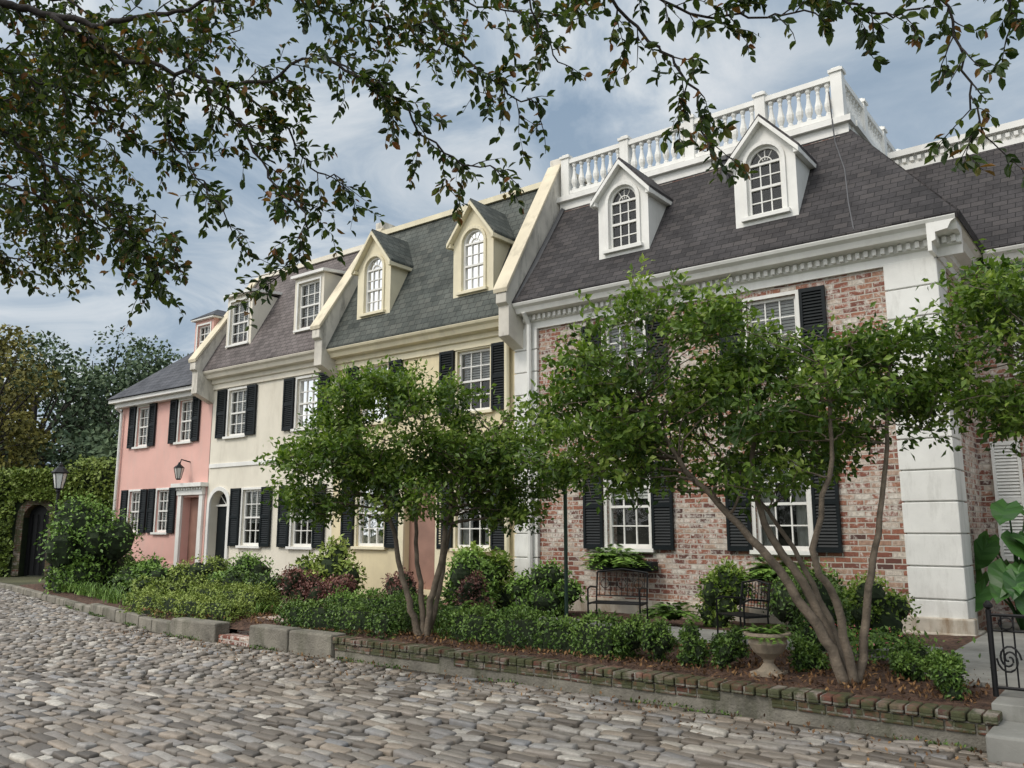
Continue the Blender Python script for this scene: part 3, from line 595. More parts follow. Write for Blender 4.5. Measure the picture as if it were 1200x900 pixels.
# ------------------------------------------------------------------ vegetation generators
def ico(center,rad,lump=.15,n1=14,n2=9):
    c=np.array(center); vs=[];fs=[]
    for j in range(n2+1):
        th=math.pi*j/n2
        for i in range(n1):
            ph=2*math.pi*i/n1; k=1+random.uniform(-lump,lump)
            vs.append((c[0]+rad[0]*k*math.sin(th)*math.cos(ph),c[1]+rad[1]*k*math.sin(th)*math.sin(ph),c[2]+rad[2]*k*math.cos(th)))
    for j in range(n2):
        for i in range(n1): fs.append((j*n1+i,(j+1)*n1+i,(j+1)*n1+(i+1)%n1,j*n1+(i+1)%n1))
    return vs,fs
def shrub(name,c,rad,nl,L,mat,lumps=9,core=True,wr=.55,clumpy=.5):
    e=empty(name,(c[0],c[1],c[2])); c=np.zeros(3)+np.array([0,0,rad[2]*.75])
    P=[];O=[];Vv=[]
    lumps=int(lumps*1.5)
    lc=nrmz(rng.normal(size=(lumps,3)))*np.array(rad)*rng.uniform(.45,.8,(lumps,1))+c; lr=rng.uniform(.3,.52,lumps)
    lc[0]=c; lr[0]=.65
    per=int(nl*1.1)//lumps
    for k in range(lumps):
        cv=rng.uniform(-clumpy,clumpy)*.4
        d=nrmz(rng.normal(size=(per,3))); d[:,2]=np.where(d[:,2]<-.5,-d[:,2],d[:,2])
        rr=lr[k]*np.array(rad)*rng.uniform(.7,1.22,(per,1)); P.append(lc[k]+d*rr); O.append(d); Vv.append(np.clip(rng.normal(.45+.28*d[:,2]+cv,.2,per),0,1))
    P=np.concatenate(P);O=np.concatenate(O);V=np.concatenate(Vv); m=P[:,2]>0; P,O,V=P[m],O[m],V[m]
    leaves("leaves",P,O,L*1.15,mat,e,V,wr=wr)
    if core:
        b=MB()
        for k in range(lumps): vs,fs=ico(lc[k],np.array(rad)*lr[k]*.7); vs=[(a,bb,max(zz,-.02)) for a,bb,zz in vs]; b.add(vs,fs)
        b.obj("shade_core",M['core'],e,fix=False)  # dark solid lumps under the leaves; inner shade is put into their colour
    return e
def hedge(name,pts,w,h,z0,dens,L=.042,mat='lf_box',wob=.05):
    e=empty(name); P=[];O=[];Vv=[]; b=MB()
    segs=list(zip(pts[:-1],pts[1:]))
    for si,((xa,ya),(xb,yb)) in enumerate(segs):
        d=np.array([xb-xa,yb-ya]); Ln=np.linalg.norm(d); d/=Ln; nn=np.array([-d[1],d[0]])
        n=int(Ln*(w+2*h)*dens); s=rng.uniform(0,Ln,n); u=rng.uniform(0,w+2*h,n)
        top=(u>h)&(u<h+w); off=np.where(u<=h,-w/2,np.where(top,u-h-w/2,w/2)); z=np.where(u<=h,u,np.where(top,h,w+2*h-u))
        lump=wob*np.sin(s*9+xa*3)+wob*.6*np.sin(s*23+2)+rng.normal(0,.022,n)
        sq=1-.3*(np.clip(z/h,0,1)**5); out=np.where(top[:,None],np.array([0,0,1.]),np.concatenate([nn*1.,[0]])[None]*np.sign(off)[:,None])
        off2=off*sq+np.sign(off)*lump*(~top); z2=z+lump*top
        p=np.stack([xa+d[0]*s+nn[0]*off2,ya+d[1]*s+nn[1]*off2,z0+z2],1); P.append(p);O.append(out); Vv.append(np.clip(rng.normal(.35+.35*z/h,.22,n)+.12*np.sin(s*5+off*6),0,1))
        q=w/2*.74; A=np.array([xa,ya]);Bq=np.array([xb,yb])
        if si==0: A=A+d*.12
        if si==len(segs)-1: Bq=Bq-d*.12
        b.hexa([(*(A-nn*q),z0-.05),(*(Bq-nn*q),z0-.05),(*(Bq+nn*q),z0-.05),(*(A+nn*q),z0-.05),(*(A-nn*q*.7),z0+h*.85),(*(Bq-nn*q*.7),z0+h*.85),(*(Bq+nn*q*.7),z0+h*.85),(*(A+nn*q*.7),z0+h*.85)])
        for end,cnd,ctr in ((-1,si==0,(xa,ya)),(1,si==len(segs)-1,(xb,yb))):
            if not cnd: continue
            m=int(w*h*dens*2.2); o_=rng.uniform(-w/2,w/2,m); zz=rng.uniform(0,h,m); bul=.05-rng.uniform(0,.14,m)
            o_=o_*(1-.3*(zz/h)**5); P.append(np.stack([ctr[0]+d[0]*end*bul+nn[0]*o_,ctr[1]+d[1]*end*bul+nn[1]*o_,z0+zz],1)); O.append(np.tile(np.array([d[0]*end,d[1]*end,0.]),(m,1))); Vv.append(np.clip(rng.normal(.35+.3*zz/h,.22,m),0,1))
    leaves("leaves",np.concatenate(P),np.concatenate(O),L,M[mat],e,np.concatenate(Vv),wr=.6); b.obj("shade_core",M['core'],e)  # dark inner box, not twigs: its colour stands in for shade between leaves
def blades(name,c,n,Lb,w,mat,spread=.5,up=.8):
    V=[];F=[];val=[]
    for i in range(n):
        a=random.uniform(0,2*math.pi); o=np.array([c[0]+random.gauss(0,.05),c[1]+random.gauss(0,.05),c[2]]); d=np.array([math.cos(a),math.sin(a),0]); s=np.array([-d[1],d[0],0]); L=Lb*random.uniform(.7,1.15); sp=random.uniform(.2,1)*spread; b0=len(V)
        for k in range(5):
            t=k/4; p=o+d*L*sp*(t**1.4)*1.2+UP*L*(up*t-.75*sp*t*t); ww=w*(1-t**2)*.5+.001; V+=[p+s*ww,p-s*ww]
        for k in range(4): F.append((b0+2*k,b0+2*k+1,b0+2*k+3,b0+2*k+2)); val.append(random.random())
    return V,F,val
def blade_patch(name,centers,n,L,w,mat,spread=.6,up=.8):
    V=[];F=[];vl=[]
    for c in centers:
        v,f,q=blades('',c,n,L*random.uniform(.85,1.15),w,mat,spread,up); k=len(V); V+=v; F+=[tuple(i+k for i in ff) for ff in f]; vl+=q
    return npobj(name,np.array(V),F,M[mat],None,vl)
def fern(name,c,n,L,mat='lf_fern'):
    P=[];AX=[];O=[]
    for i in range(n):
        a=random.uniform(0,2*math.pi); d=np.array([math.cos(a),math.sin(a),0]); s=np.array([-d[1],d[0],0]); Lf=L*random.uniform(.7,1.1); sp=random.uniform(.35,.9)
        for k in range(16):
            t=(k+1)/16; p=np.array(c)+d*Lf*sp*t+UP*Lf*(.75*t-.85*sp*t*t)
            for sg in (-1,1): P.append(p); AX.append(s*sg+d*.45+UP*-.15); O.append(UP+d*.3)
    P=np.array(P);AX=np.array(AX); return leaves(name,P,np.array(O),L*.2,M[mat],None,wr=.38,jit=.15,ax=AX,upb=.6)
def garden_tree(name,base,stems,lobes,per,L,cr=(.26,.44),mat='lf_tree',zmin=None,gaps=()):
    e=empty(name); b=MB(); nodes=[]
    for st,r0 in stems:
        pts=smoothpath([RF(r,f,z,base) for r,f,z in st],5,.008); k=len(pts); rr=[r0*(1-.72*i/(k-1)) for i in range(k)]; b.tube(pts,rr,8); nodes+=[(p,q) for p,q in zip(pts[k//3:],rr[k//3:])]
    cl=[]
    for cc,rad,nclump in lobes:
        m0=len(cl); tries=0
        while len(cl)-m0<nclump and tries<nclump*40:
            tries+=1
            d=rng.normal(size=3); d/=np.linalg.norm(d); q=random.uniform(.2,1.)**.45
            p=RF(cc[0]+d[0]*rad[0]*q,cc[1]+d[1]*rad[1]*q,cc[2]+d[2]*rad[2]*q,base)
            if zmin and p[2]<zmin: continue
            if any(np.linalg.norm((p-np.array(g_[:3]))*np.array([1,.7,1]))<g_[3] for g_ in gaps): continue
            cl.append(p)
    NP=np.array([n_[0] for n_ in nodes]); P=[];O=[];V=[]
    ccw=np.mean(cl,axis=0)
    for p in cl:
        dd=np.linalg.norm((NP-p)*np.array([1,1,.8]),axis=1)+np.maximum(0,NP[:,2]-p[2])*1.5; i=int(np.argmin(dd)); s0,sr=nodes[i]
        midp=(s0+p)/2+np.array([random.gauss(0,.08),random.gauss(0,.08),.06*dd[i]]); path=smoothpath([s0,midp,p],4,.01); kk=len(path)
        b.tube(path,[max(.004,min(sr*.5,.018)*(1-.75*j/(kk-1))) for j in range(kk)],5)
        R=random.uniform(*cr); ns=int(per*(R/.35)**2); base_v=random.uniform(.15,.62)
        nt_=max(6,ns//14)
        for _ in range(nt_):
            td=rng.normal(size=3); td[2]=td[2]*.6+.25; td/=np.linalg.norm(td); tl=R*random.uniform(.6,1.25)
            if random.random()<.25: b.tube([p,p+td*tl*.9],[.005,.002],3)
            t=rng.uniform(.25,1.,14)[:,None]; pp_=p+td*tl*t*np.array([1,1,.8])+rng.normal(0,.04,(14,3)); P.append(pp_); O.append(np.tile(td,(14,1))*.6+nrmz(pp_-ccw)*.5)
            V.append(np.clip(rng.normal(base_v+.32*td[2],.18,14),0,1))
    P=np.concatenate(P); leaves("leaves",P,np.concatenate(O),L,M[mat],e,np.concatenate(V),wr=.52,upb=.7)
    b.obj("trunk_and_branches",M['bark'],e,smooth=True,fix=False); return e
garden_tree("garden_tree",(-7.5,7.85),[
 ([(0,0,.2),(-.12,0,.6),(-.28,.05,1.1),(-.42,.1,1.7),(-.75,.2,2.4),(-1.0,.3,3.0)],.05),
 ([(.03,.03,.2),(.0,.05,.7),(-.08,.1,1.3),(-.1,.2,2.0),(-.05,.3,3.1)],.045),
 ([(.06,0,.2),(.12,-.03,.7),(.26,-.1,1.3),(.38,-.2,1.9),(.8,-.4,2.6),(1.1,-.5,3.0)],.05),
 ([(.05,.1,.2),(.2,.2,.8),(.3,.5,1.5),(.4,.9,2.4)],.04)],
 [((-.35,.15,2.85),(1.2,1.1,.9),92),((-1.3,.1,2.25),(.6,.8,.6),34),((1.1,0,2.35),(.7,.8,.7),46),((.1,.1,2.1),(1.1,1.,.5),26)],145,.078,zmin=1.5)
garden_tree("garden_tree",(-2.3,7.75),[
 ([(-.02,0,.2),(-.2,0,.67),(-.55,.05,1.23),(-.95,.1,1.72),(-1.4,.2,2.25),(-1.75,.3,2.95)],.055),
 ([(0,.04,.2),(-.25,.1,.97),(-.58,.3,1.65),(-.6,.5,2.3),(-.4,.8,3.1)],.05),
 ([(.05,0,.2),(.2,.0,.97),(.3,-.05,1.57),(.47,0,2.35),(.6,.1,3.1)],.042),
 ([(.03,-.04,.2),(-.12,-.1,.97),(-.32,-.2,1.42),(-.15,-.3,2.2),(-.2,-.4,3.0)],.045),
 ([(.0,.08,.2),(-.05,.3,.8),(-.3,.7,1.6),(-.9,1.1,2.5)],.04)],
 [((-1.5,.4,3.3),(1.05,1.0,.6),46),((-2.15,.6,2.45),(.65,.9,.6),34),((-.9,.5,2.45),(1.2,1.1,.55),44),((.1,.4,2.8),(.95,1.,.65),46),((.0,.5,3.4),(.7,.8,.35),8),((.8,.3,3.1),(.5,.6,.45),16)],140,.078,zmin=1.7,gaps=((-2.68,8.35,3.85,.62),(-4.1,8.3,3.0,.34),(-2.0,8.3,2.4,.3)))
garden_tree("garden_tree",(.6,8.6),[([(0,0,.2),(-.2,.1,1.),(-.55,.4,2.),(-1.0,.7,3.0)],.06),([(0,0,.2),(.1,0,1.),(-.1,.3,2.),(-.3,.6,3.2)],.05)],[((-1.15,.8,3.15),(.85,.9,.8),60),((-.2,.5,3.2),(.9,.9,.9),30)],135,.078,zmin=2.1)
shrub("ornamental_shrub",(-20.2,9.75,.1),(1.05,1.05,1.25),6200,.085,M['lf_fern'],16)
hedge("boxwood_hedge",[(-7.15,8.05),(-5.6,7.95),(-4.6,7.95)],.45,.34,.27,1900)
hedge("boxwood_hedge",[(-14.3,7.85),(-12.3,7.65),(-10.95,7.65)],.4,.32,.2,1500,mat='lf_lime')
hedge("boxwood_hedge",[(-9.95,7.75),(-8.9,7.75),(-7.75,7.75)],.42,.3,.27,1700)
hedge("boxwood_hedge",[(-13.5,8.5),(-11.4,8.4)],.5,.36,.27,1500,mat='lf_lime')
hedge("boxwood_hedge",[(-9.9,8.6),(-8.0,8.6)],.5,.38,.27,1500,mat='lf_fern')
for x,y,s in ((-4.25,7.95,.2),(-3.85,7.9,.19),(-3.48,7.9,.2),(-1.95,8.3,.15),(-1.62,8.05,.15),(-1.5,7.75,.15),(-2.05,8.9,.16),(-1.75,8.75,.12),(-4.6,8.0,.22),(-2.75,8.05,.15)):
    shrub("boxwood_shrub",(x,y,.27),(s,s,s*1.15),1500,.034,M['lf_box'],7)
for x,y,r,h,mt,L,c in [(-16.2,10.2,.75,.55,'lf_lime',.06,2600),(-14.9,10.3,.7,.5,'lf_fern',.06,2400),(-11.5,9.15,.42,.46,'lf_red',.045,2600),(-10.75,9.25,.42,.44,'lf_red',.045,2600),
   (-12.3,10.5,.75,.75,'lf_lime',.09,2200),(-12.9,9.5,.5,.35,'lf_box',.05,1800),(-9.6,9.7,.42,.46,'lf_red',.045,2200),(-9.0,10.6,.55,.6,'lf_fern',.07,2000),(-8.3,9.8,.35,.38,'lf_red',.04,1800),
   (-9.3,11.3,.6,.75,'lf_tree',.07,2400),(-7.9,11.0,.6,.45,'lf_fern',.06,2000),(-5.0,11.2,.4,.5,'lf_tree',.06,1600),(-3.6,10.9,.55,.6,'lf_box',.05,2600),(-3.15,9.6,.4,.55,'lf_box',.045,2800),(-2.75,10.6,.5,.45,'lf_tree',.05,2000),
   (-18.0,10.3,.6,.45,'lf_fern',.07,1600),(-18.9,10.4,.55,.4,'lf_box',.06,1500),(-17.2,9.2,.5,.25,'lf_box',.06,1500),(-21.8,11.2,.7,.55,'lf_box',.07,1800),(-15.3,8.8,.5,.28,'lf_lime',.06,1400),(-6.9,9.0,.4,.22,'lf_fern',.05,1300),(-14.0,9.6,.6,.4,'lf_box',.05,1900)]:
    shrub("garden_shrub",(x,y,.22),(r,r*.85,h),c,L,M[mt],9)
for x,y,z,n,L in ((-6.95,11.7,1.0,60,.75),(-4.3,11.65,.9,50,.7),(-8.3,9.4,.3,34,.6),(-5.6,10.9,.35,34,.6),(-9.0,9.1,.3,34,.5),(-6.2,8.6,.3,28,.45),(-3.75,11.5,.5,40,.8),(-2.6,9.6,.35,30,.45),(-4.9,9.0,.3,26,.35)): fern("fern",(x,y,z),n,L)
b=MB(); b.box(-7.5,-6.35,11.75,11.95,.95,1.1); b.obj("window_box",M['shutter'],bevel=.01)
b=MB(); b.box(-4.8,-3.95,11.75,11.95,.88,1.03); b.obj("window_box",M['shutter'],bevel=.01)
blade_patch("liriope_border",[(x,curby(x)+.45+random.uniform(-.1,.1),.22) for x in np.arange(-20.5,-14.2,.22)],26,.42,.016,'lf_fern')
blade_patch("liriope_border",[(x,8.2+random.uniform(-.15,.25),.28) for x in np.arange(-13.8,-7.6,.2)],24,.42,.014,'lf_fern')
n=900; P=np.stack([rng.normal(-2.55,.35,n),rng.normal(9.0,.2,n),.3+rng.uniform(.03,.3,n)],1); leaves("flower_bed",P,np.tile(UP,(n,1)),.055,M['lf_fern'])
n=60; P=np.stack([rng.normal(-2.5,.25,n),rng.normal(8.95,.15,n),.45+rng.uniform(.0,.2,n)],1); leaves("red_flowers",P,np.tile(UP,(n,1)),.04,M['flower'])
def elephant_ear():
    e=empty("elephant_ear_plant",(-1.62,12.9,.3)); b=MB(); V=[];F=[];vl=[]
    out=[(0,.12),(.14,-.06),(.26,.02),(.33,.2),(.31,.42),(.22,.66),(.1,.86),(0,1.),]
    for i in range(24):
        a=random.uniform(-math.pi,math.pi); d=np.array([math.cos(a)*.8,math.sin(a)*.8-.35,0]); h=random.uniform(.5,1.75); rr=random.uniform(.12,.5)
        top=np.array([0,0,h])+d*rr; b.tube(smoothpath([(0,0,0),tuple(d*rr*.35+UP*h*.6),tuple(top)],4),[.022,.02,.018,.016,.015,.013,.012,.01,.01][:9],6)
        L=random.uniform(.38,.58); dn=nrmz((d*.8-UP*.75+rng.normal(size=3)*.2)[None])[0]; nr=nrmz((d*.6+UP*.8-Fv*.4+rng.normal(size=3)*.2)[None])[0]; nr=nr-dn*(dn@nr); nr/=np.linalg.norm(nr); sd=np.cross(nr,dn)
        lv=random.uniform(.1,.9)
        for s in (1,-1):
            mid=[top+dn*(.12+(.88)*k/7)*L-dn*.12*L-nr*(.18*(k/7)**2*L) for k in range(8)]
            b0=len(V); V+=mid
            m1=len(V)
            for k,(u,w) in enumerate(out): V.append(top+sd*s*u*L*1.15+dn*(w-.12)*L+nr*(-.35*u*u*L*2+.16*u*L+.02*math.sin(k*2.2))-nr*(.18*max(0,w)**2*L))
            for k in range(7): F.append((b0+k,m1+k,m1+k+1,b0+k+1)); vl.append(min(1,max(0,lv+(.12 if k%2 else -.12))))
    npobj("leaves",np.array(V),F,M['lf_ear'],e,vl); b.obj("stems",M['lf_ear'],e,smooth=True)
elephant_ear()
b=MB(); b.lathe([(.12,.31),(.17,.55),(.19,.56),(.19,.62),(.15,.62)],-.95,9.3,14); b.obj("terracotta_pot",M['terracotta'],smooth=False)
# ------------------------------------------------------------------ ivy wall with arch
W=empty("ivy_covered_wall",(-31.28,13.29,0),A0); b=MB()
def wl(b,x0,x1,z0,z1): b.box(x0,x1,0,.5,z0,z1)
wl(b,-14,-.45,-.05,3.5); wl(b,.45,1.2,-.05,3.5); wl(b,1.202,16,-.05,3.85); 
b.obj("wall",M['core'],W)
b=MB(); r=.45; zs=2.0
A=arcpts(0,r,zs)
for i in range(12): b.hexa([(A[i][0],-.02,A[i][1]),(A[i+1][0],-.02,A[i+1][1]),(A[i+1][0],.498,A[i+1][1]),(A[i][0],.498,A[i][1]),(A[i][0],-.02,3.4),(A[i+1][0],-.02,3.4),(A[i+1][0],.498,3.4),(A[i][0],.498,3.4)])
arch_trim(b,0,r+.001,zs,.0,-.06,-.022,.24)
b.obj("brick_arch",M['brickmoss'],W)
b=MB(); b.box(-.449,.449,.3,.36,0,2.5)
for x in (-.3,-.1,.1,.3): b.tube([(x,.25,0),(x,.25,2.1)],.015,4)
b.obj("gate",M['iron'],W)
def ivy(n,x0,x1,z0,z1):
    x=rng.uniform(x0,x1,n); z=rng.uniform(z0,z1,n); y=-.05-np.abs(.12*np.sin(x*2.1+z*1.7)+.1*np.sin(x*5+1)*np.sin(z*4.3))-rng.uniform(0,.08,n); return np.stack([x,y,z],1)
P=np.concatenate([ivy(10000,-9,-.7,0,3.6),ivy(1300,-.9,1.,2.6,3.6),ivy(1000,.68,1.2,0,3.6),ivy(11000,1.0,12,0,3.95)])
m=~((np.abs(P[:,0])<.66)&(P[:,2]<2.2))&~(((P[:,0])**2+(P[:,2]-2)**2)<.66**2); P=P[m]
tp=np.stack([rng.uniform(-9,1.2,1500),rng.uniform(-.1,.5,1500),3.55+rng.uniform(0,.15,1500)],1); tp2=np.stack([rng.uniform(1.2,12,1800),rng.uniform(-.1,.5,1800),3.9+rng.uniform(0,.2,1800)],1)
P=np.concatenate([P,tp,tp2]); leaves("ivy",P,np.tile(np.array([0,-1.,.1]),(len(P),1)),.15,M['lf_ivy'],W,val=np.clip(.25+.13*P[:,2]+rng.normal(0,.2,len(P)),0,1),wr=.75,jit=.5)
# ------------------------------------------------------------------ distant trees
def far_tree(name,x,y,h,r,nl,L,mat,base=.0):
    e=empty(name,(x,y,0)); b=MB(); b.tube([(0,0,0),(.1,.1,h*.3),(.0,.2,h*.65)],[h*.03,h*.024,h*.01],8)
    P=[];O=[];V=[]; nc=46
    for k in range(nc):
        d=rng.normal(size=3); d/=np.linalg.norm(d); q=random.uniform(.3,1)**.5; c=np.array([d[0]*r*q,d[1]*r*q,h*.58+d[2]*h*.36*q]); cr=r*random.uniform(.2,.36); n=nl//nc
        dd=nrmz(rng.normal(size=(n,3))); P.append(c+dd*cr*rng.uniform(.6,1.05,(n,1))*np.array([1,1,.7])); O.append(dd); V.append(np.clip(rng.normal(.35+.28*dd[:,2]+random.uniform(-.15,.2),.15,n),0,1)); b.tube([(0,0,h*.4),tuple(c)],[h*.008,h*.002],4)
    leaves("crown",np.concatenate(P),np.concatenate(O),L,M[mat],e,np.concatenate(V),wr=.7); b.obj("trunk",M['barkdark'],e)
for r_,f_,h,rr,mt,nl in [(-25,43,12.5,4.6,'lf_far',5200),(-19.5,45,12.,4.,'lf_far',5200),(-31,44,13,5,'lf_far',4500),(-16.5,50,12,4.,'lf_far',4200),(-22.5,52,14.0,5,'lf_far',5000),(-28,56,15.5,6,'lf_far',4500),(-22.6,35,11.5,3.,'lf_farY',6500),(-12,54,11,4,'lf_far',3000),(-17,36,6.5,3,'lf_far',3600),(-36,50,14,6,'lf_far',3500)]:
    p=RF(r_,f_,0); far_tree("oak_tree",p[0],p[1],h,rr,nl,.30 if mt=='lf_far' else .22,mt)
n=12000; th=rng.uniform(0,2*np.pi,n); rr=rng.uniform(120,150,n); P=np.stack([rr*np.cos(th),rr*np.sin(th),rng.uniform(0,1,n)**1.3*(9+3*np.sin(th*17)+2*np.sin(th*41))],1)
leaves("distant_tree_line",P,np.tile(UP,(n,1)),2.4,M['lf_far'],wr=.8,jit=1.5)
# ------------------------------------------------------------------ overhanging tree (canopy above the street)
def OV(r,z,s): return RF(r*s,(3.94-.1736*(z-2.28))*s,1.6+(z-1.6)*s)
E=empty("overhanging_tree"); bb=MB(); LP=[];LA=[];LO=[];LV=[]
trunk=smoothpath([RF(-5.0,2.6,-.05),RF(-4.9,2.7,1.4),RF(-4.7,2.8,3.),RF(-4.3,3.2,4.4),RF(-3.4,3.9,5.2)],5,.02)
bb.tube(trunk,list(np.linspace(.2,.09,len(trunk))),10)
limb=smoothpath([RF(-3.4,3.9,5.2),RF(-2.2,4.1,5.45),RF(-.5,4.2,5.5),RF(1,4.2,5.4),RF(2.2,4.0,5.3),RF(3.2,3.9,5.2)],6,.03)
bb.tube(limb,list(np.linspace(.085,.03,len(limb))),8)
limb2=smoothpath([RF(-4.6,2.9,3.4),RF(-4.9,4.2,4.3),RF(-5.2,6.0,4.9),RF(-5.4,7.4,5.1)],6,.03); bb.tube(limb2,list(np.linspace(.08,.03,len(limb2))),8)
nodesL=np.array(trunk[-8:]+limb+limb2)
def twig(p,d,L,r,lvl,dens):
    n=max(4,int(L/.042)); pts=[p]; q=p.copy(); dd=d.copy()
    for i in range(n):
        dd=dd+rng.normal(size=3)*.13-UP*.05; dd/=np.linalg.norm(dd); q=q+dd*L/n; pts.append(q.copy())
    bb.tube(pts,list(np.linspace(r,max(.0012,r*.35),len(pts))),4 if lvl else 5)
    for i in range(1,len(pts)):
        if random.random()<dens:
            for _ in range(2 if random.random()<.7 else 1):
                s=rng.normal(size=3); s-=dd*(s@dd); s/=np.linalg.norm(s)
                LP.append(pts[i]+rng.normal(0,.004,3)); LA.append(dd*.55+s*.9-UP*.25); LO.append(UP); LV.append(random.random())
        if lvl<2 and random.random()<(.55 if lvl==0 else .45)*dens:
            s=rng.normal(size=3); s-=dd*(s@dd); s/=np.linalg.norm(s); twig(pts[i],nrmz((dd*.7+s*.8-UP*.15)[None])[0],L*random.uniform(.35,.7),r*.6,lvl+1,dens)
def branch(pts,s,r0,dens=1.,tl=.35,sp=.075,attach=True):
    P=[OV(a[0],a[1],s if len(a)<3 else a[2]) for a in pts]
    if attach:
        i=int(np.argmin(np.linalg.norm(nodesL-(P[0]+np.array([0,0,.25])),axis=1))); m=(nodesL[i]+P[0])/2+UP*.06; P=[nodesL[i],m]+P
    path=smoothpath(P,6,.012); k=len(path); rad=list(np.linspace(r0,.004,k)); bb.tube(path,rad,6)
    acc=0
    for i in range(6 if attach else 1,k):
        sg=path[i]-path[i-1]; l=np.linalg.norm(sg); acc+=l; sg/=l
        while acc>sp:
            acc-=sp
            d=rng.normal(size=3); d-=sg*(d@sg); d/=np.linalg.norm(d); d=nrmz((sg*.7+d*.8-UP*.25)[None])[0]
            twig(path[i]+0,d,tl*random.uniform(.4,1.1),.004,1,dens)
s1=1.25
branch([(-2.9,4.0),(-2.45,4.07),(-2.2,4.02),(-1.9,3.98),(-1.6,4.05),(-1.2,4.12),(-.8,4.15)],1.2,.035,1.)
branch([(-2.2,4.02),(-1.95,3.86),(-1.6,3.75),(-1.2,3.7),(-.9,3.82),(-.6,3.65)],1.2,.018,1.,attach=False)
branch([(-1.5,3.73),(-1.3,3.5),(-1.15,3.25),(-.98,3.05),(-1.08,2.82)],1.2,.010,1.,.3,attach=False)
branch([(-1.6,3.75),(-1.65,3.5),(-1.5,3.25),(-1.38,3.1)],1.2,.008,1,.3,attach=False)
branch([(-1.35,3.7),(-1.1,3.5),(-.95,3.3),(-.8,3.25)],1.25,.008,1,.3,attach=False)
branch([(-.9,3.82),(-.6,3.65),(-.33,3.38),(-.05,3.28)],1.2,.009,1,.28,attach=False)
branch([(-.5,4.3),(-.35,3.95),(-.1,3.7),(.12,3.6)],1.15,.010,1,.28)
branch([(0,4.3),(.12,4.0),(.22,3.8)],1.15,.009,.9,.25)
branch([(.3,4.35),(.6,3.95),(.82,3.75),(.93,3.45),(.97,3.32)],1.0,.011,.95,.27)
branch([(.45,4.3),(.8,4.05),(1.15,4.02),(1.45,4.03)],1.0,.010,.95,.24)
branch([(1.0,4.4),(1.5,4.15),(1.75,4.03),(1.95,4.05)],.95,.010,.9,.22)
branch([(1.9,4.4),(2.08,4.05),(2.18,3.7),(2.26,3.45)],.95,.010,.9,.24)
branch([(2.5,4.4),(2.35,4.15),(2.42,3.95)],.95,.009,.9,.22)
branch([(-2.9,3.6),(-2.5,3.5),(-2.2,3.3),(-1.95,3.1),(-1.75,2.88),(-1.70,2.78)],s1,.014,1.,.34)
branch([(-2.9,3.2),(-2.5,3.22),(-2.2,3.15),(-1.9,3.0),(-1.6,2.95)],s1,.012,1.,.34)
branch([(-2.9,3.85),(-2.4,3.75),(-2.0,3.6),(-1.75,3.4)],s1,.012,1.,.36)
branch([(-2.9,3.4),(-2.5,3.6),(-2.1,3.75),(-1.7,3.9)],1.4,.012,1.,.36)
branch([(-2.9,3.7),(-2.6,3.8),(-2.35,3.9),(-2.1,3.95)],1.45,.012,1.,.36)
branch([(-2.6,4.3),(-2.2,4.1),(-1.7,3.9),(-1.3,3.95)],1.4,.012,1.,.38)
branch([(-1.3,4.4),(-1.0,4.1),(-.7,4.0),(-.4,3.95)],1.3,.010,1.,.34)
branch([(-.9,4.4),(-.5,4.15),(-.1,4.05),(.3,4.0)],1.3,.010,.95,.3)
n_near=len(LP)
for pts in ([(-2.9,3.5),(-2.6,3.5),(-2.3,3.4),(-2.0,3.2),(-1.8,3.05)],[(-2.9,3.2),(-2.6,3.2),(-2.3,3.05),(-2.05,2.95)],[(-2.9,3.0),(-2.6,2.95),(-2.4,2.88),(-2.2,2.85)],[(-2.9,3.75),(-2.5,3.7),(-2.2,3.55),(-1.9,3.4)],[(-2.8,3.9),(-2.4,3.85),(-2.1,3.8),(-1.8,3.7)]):
    branch(pts,1.85,.016,1.,.42)
LP=np.array(LP);LA=np.array(LA);LO=np.array(LO);LV=np.array(LV)
leaves("leaves",LP[:n_near],LO[:n_near],.058,M['lf_over'],E,LV[:n_near],wr=.56,jit=.6,six=True,ax=LA[:n_near],upb=.4)
leaves("outer_leaves",LP[n_near:],LO[n_near:],.07,M['lf_overfar'],E,LV[n_near:],wr=.56,jit=.6,six=True,ax=LA[n_near:],upb=.4)
bb.obj("trunk_and_branches",M['barkdark'],E,smooth=True,fix=False)
# ------------------------------------------------------------------ furniture
def bench(name,x,y,rz,w=.6,s=1.):
    e=empty(name,(x,y,.315),rz,s); b=MB(); h=w/2
    for sx in (-h,h):
        b.tube([(sx,-.22,0),(sx,-.22,.62)],.014,6); b.tube([(sx,.22,0),(sx,.20,.42),(sx,.27,.85)],.014,6)
        b.tube([(sx,-.22,.62),(sx,-.1,.65),(sx,.22,.62)],.014,6); b.tube([(sx,-.22,.4),(sx,.2,.4)],.012,6); b.tube([(sx,-.22,.12),(sx,.21,.12)],.008,6)
    for i in range(8): yy=-.22+i*.06; b.box(-h,h,yy,yy+.035,.405,.42)
    b.tube([(-h,.27,.85),(0,.275,.9),(h,.27,.85)],.014,6); b.tube([(-h,.215,.5),(h,.215,.5)],.01,6)
    n=9
    for i in range(n):
        xx=-h+w*(i+.5)/n; b.tube([(xx,.215,.5),(xx,.27,.87)],.006,5)
    for i in range(3):
        cxx=-h+w*(i+.5)/3; b.tube([(cxx+.07*math.cos(t),.24,.68+.07*math.sin(t)) for t in np.linspace(0,2*math.pi,13)],.006,5)
    b.obj("frame",M['iron'],e)
bench("garden_bench",-5.7,9.6,.25,.8,.85); bench("garden_bench",-3.95,9.42,-.5,.62,.78)
e=empty("sign_post",(-6.26,9.25,.28)); b=MB(); b.tube([(0,0,0),(0,0,2.1)],.025,8); b.obj("post",M['green'],e)
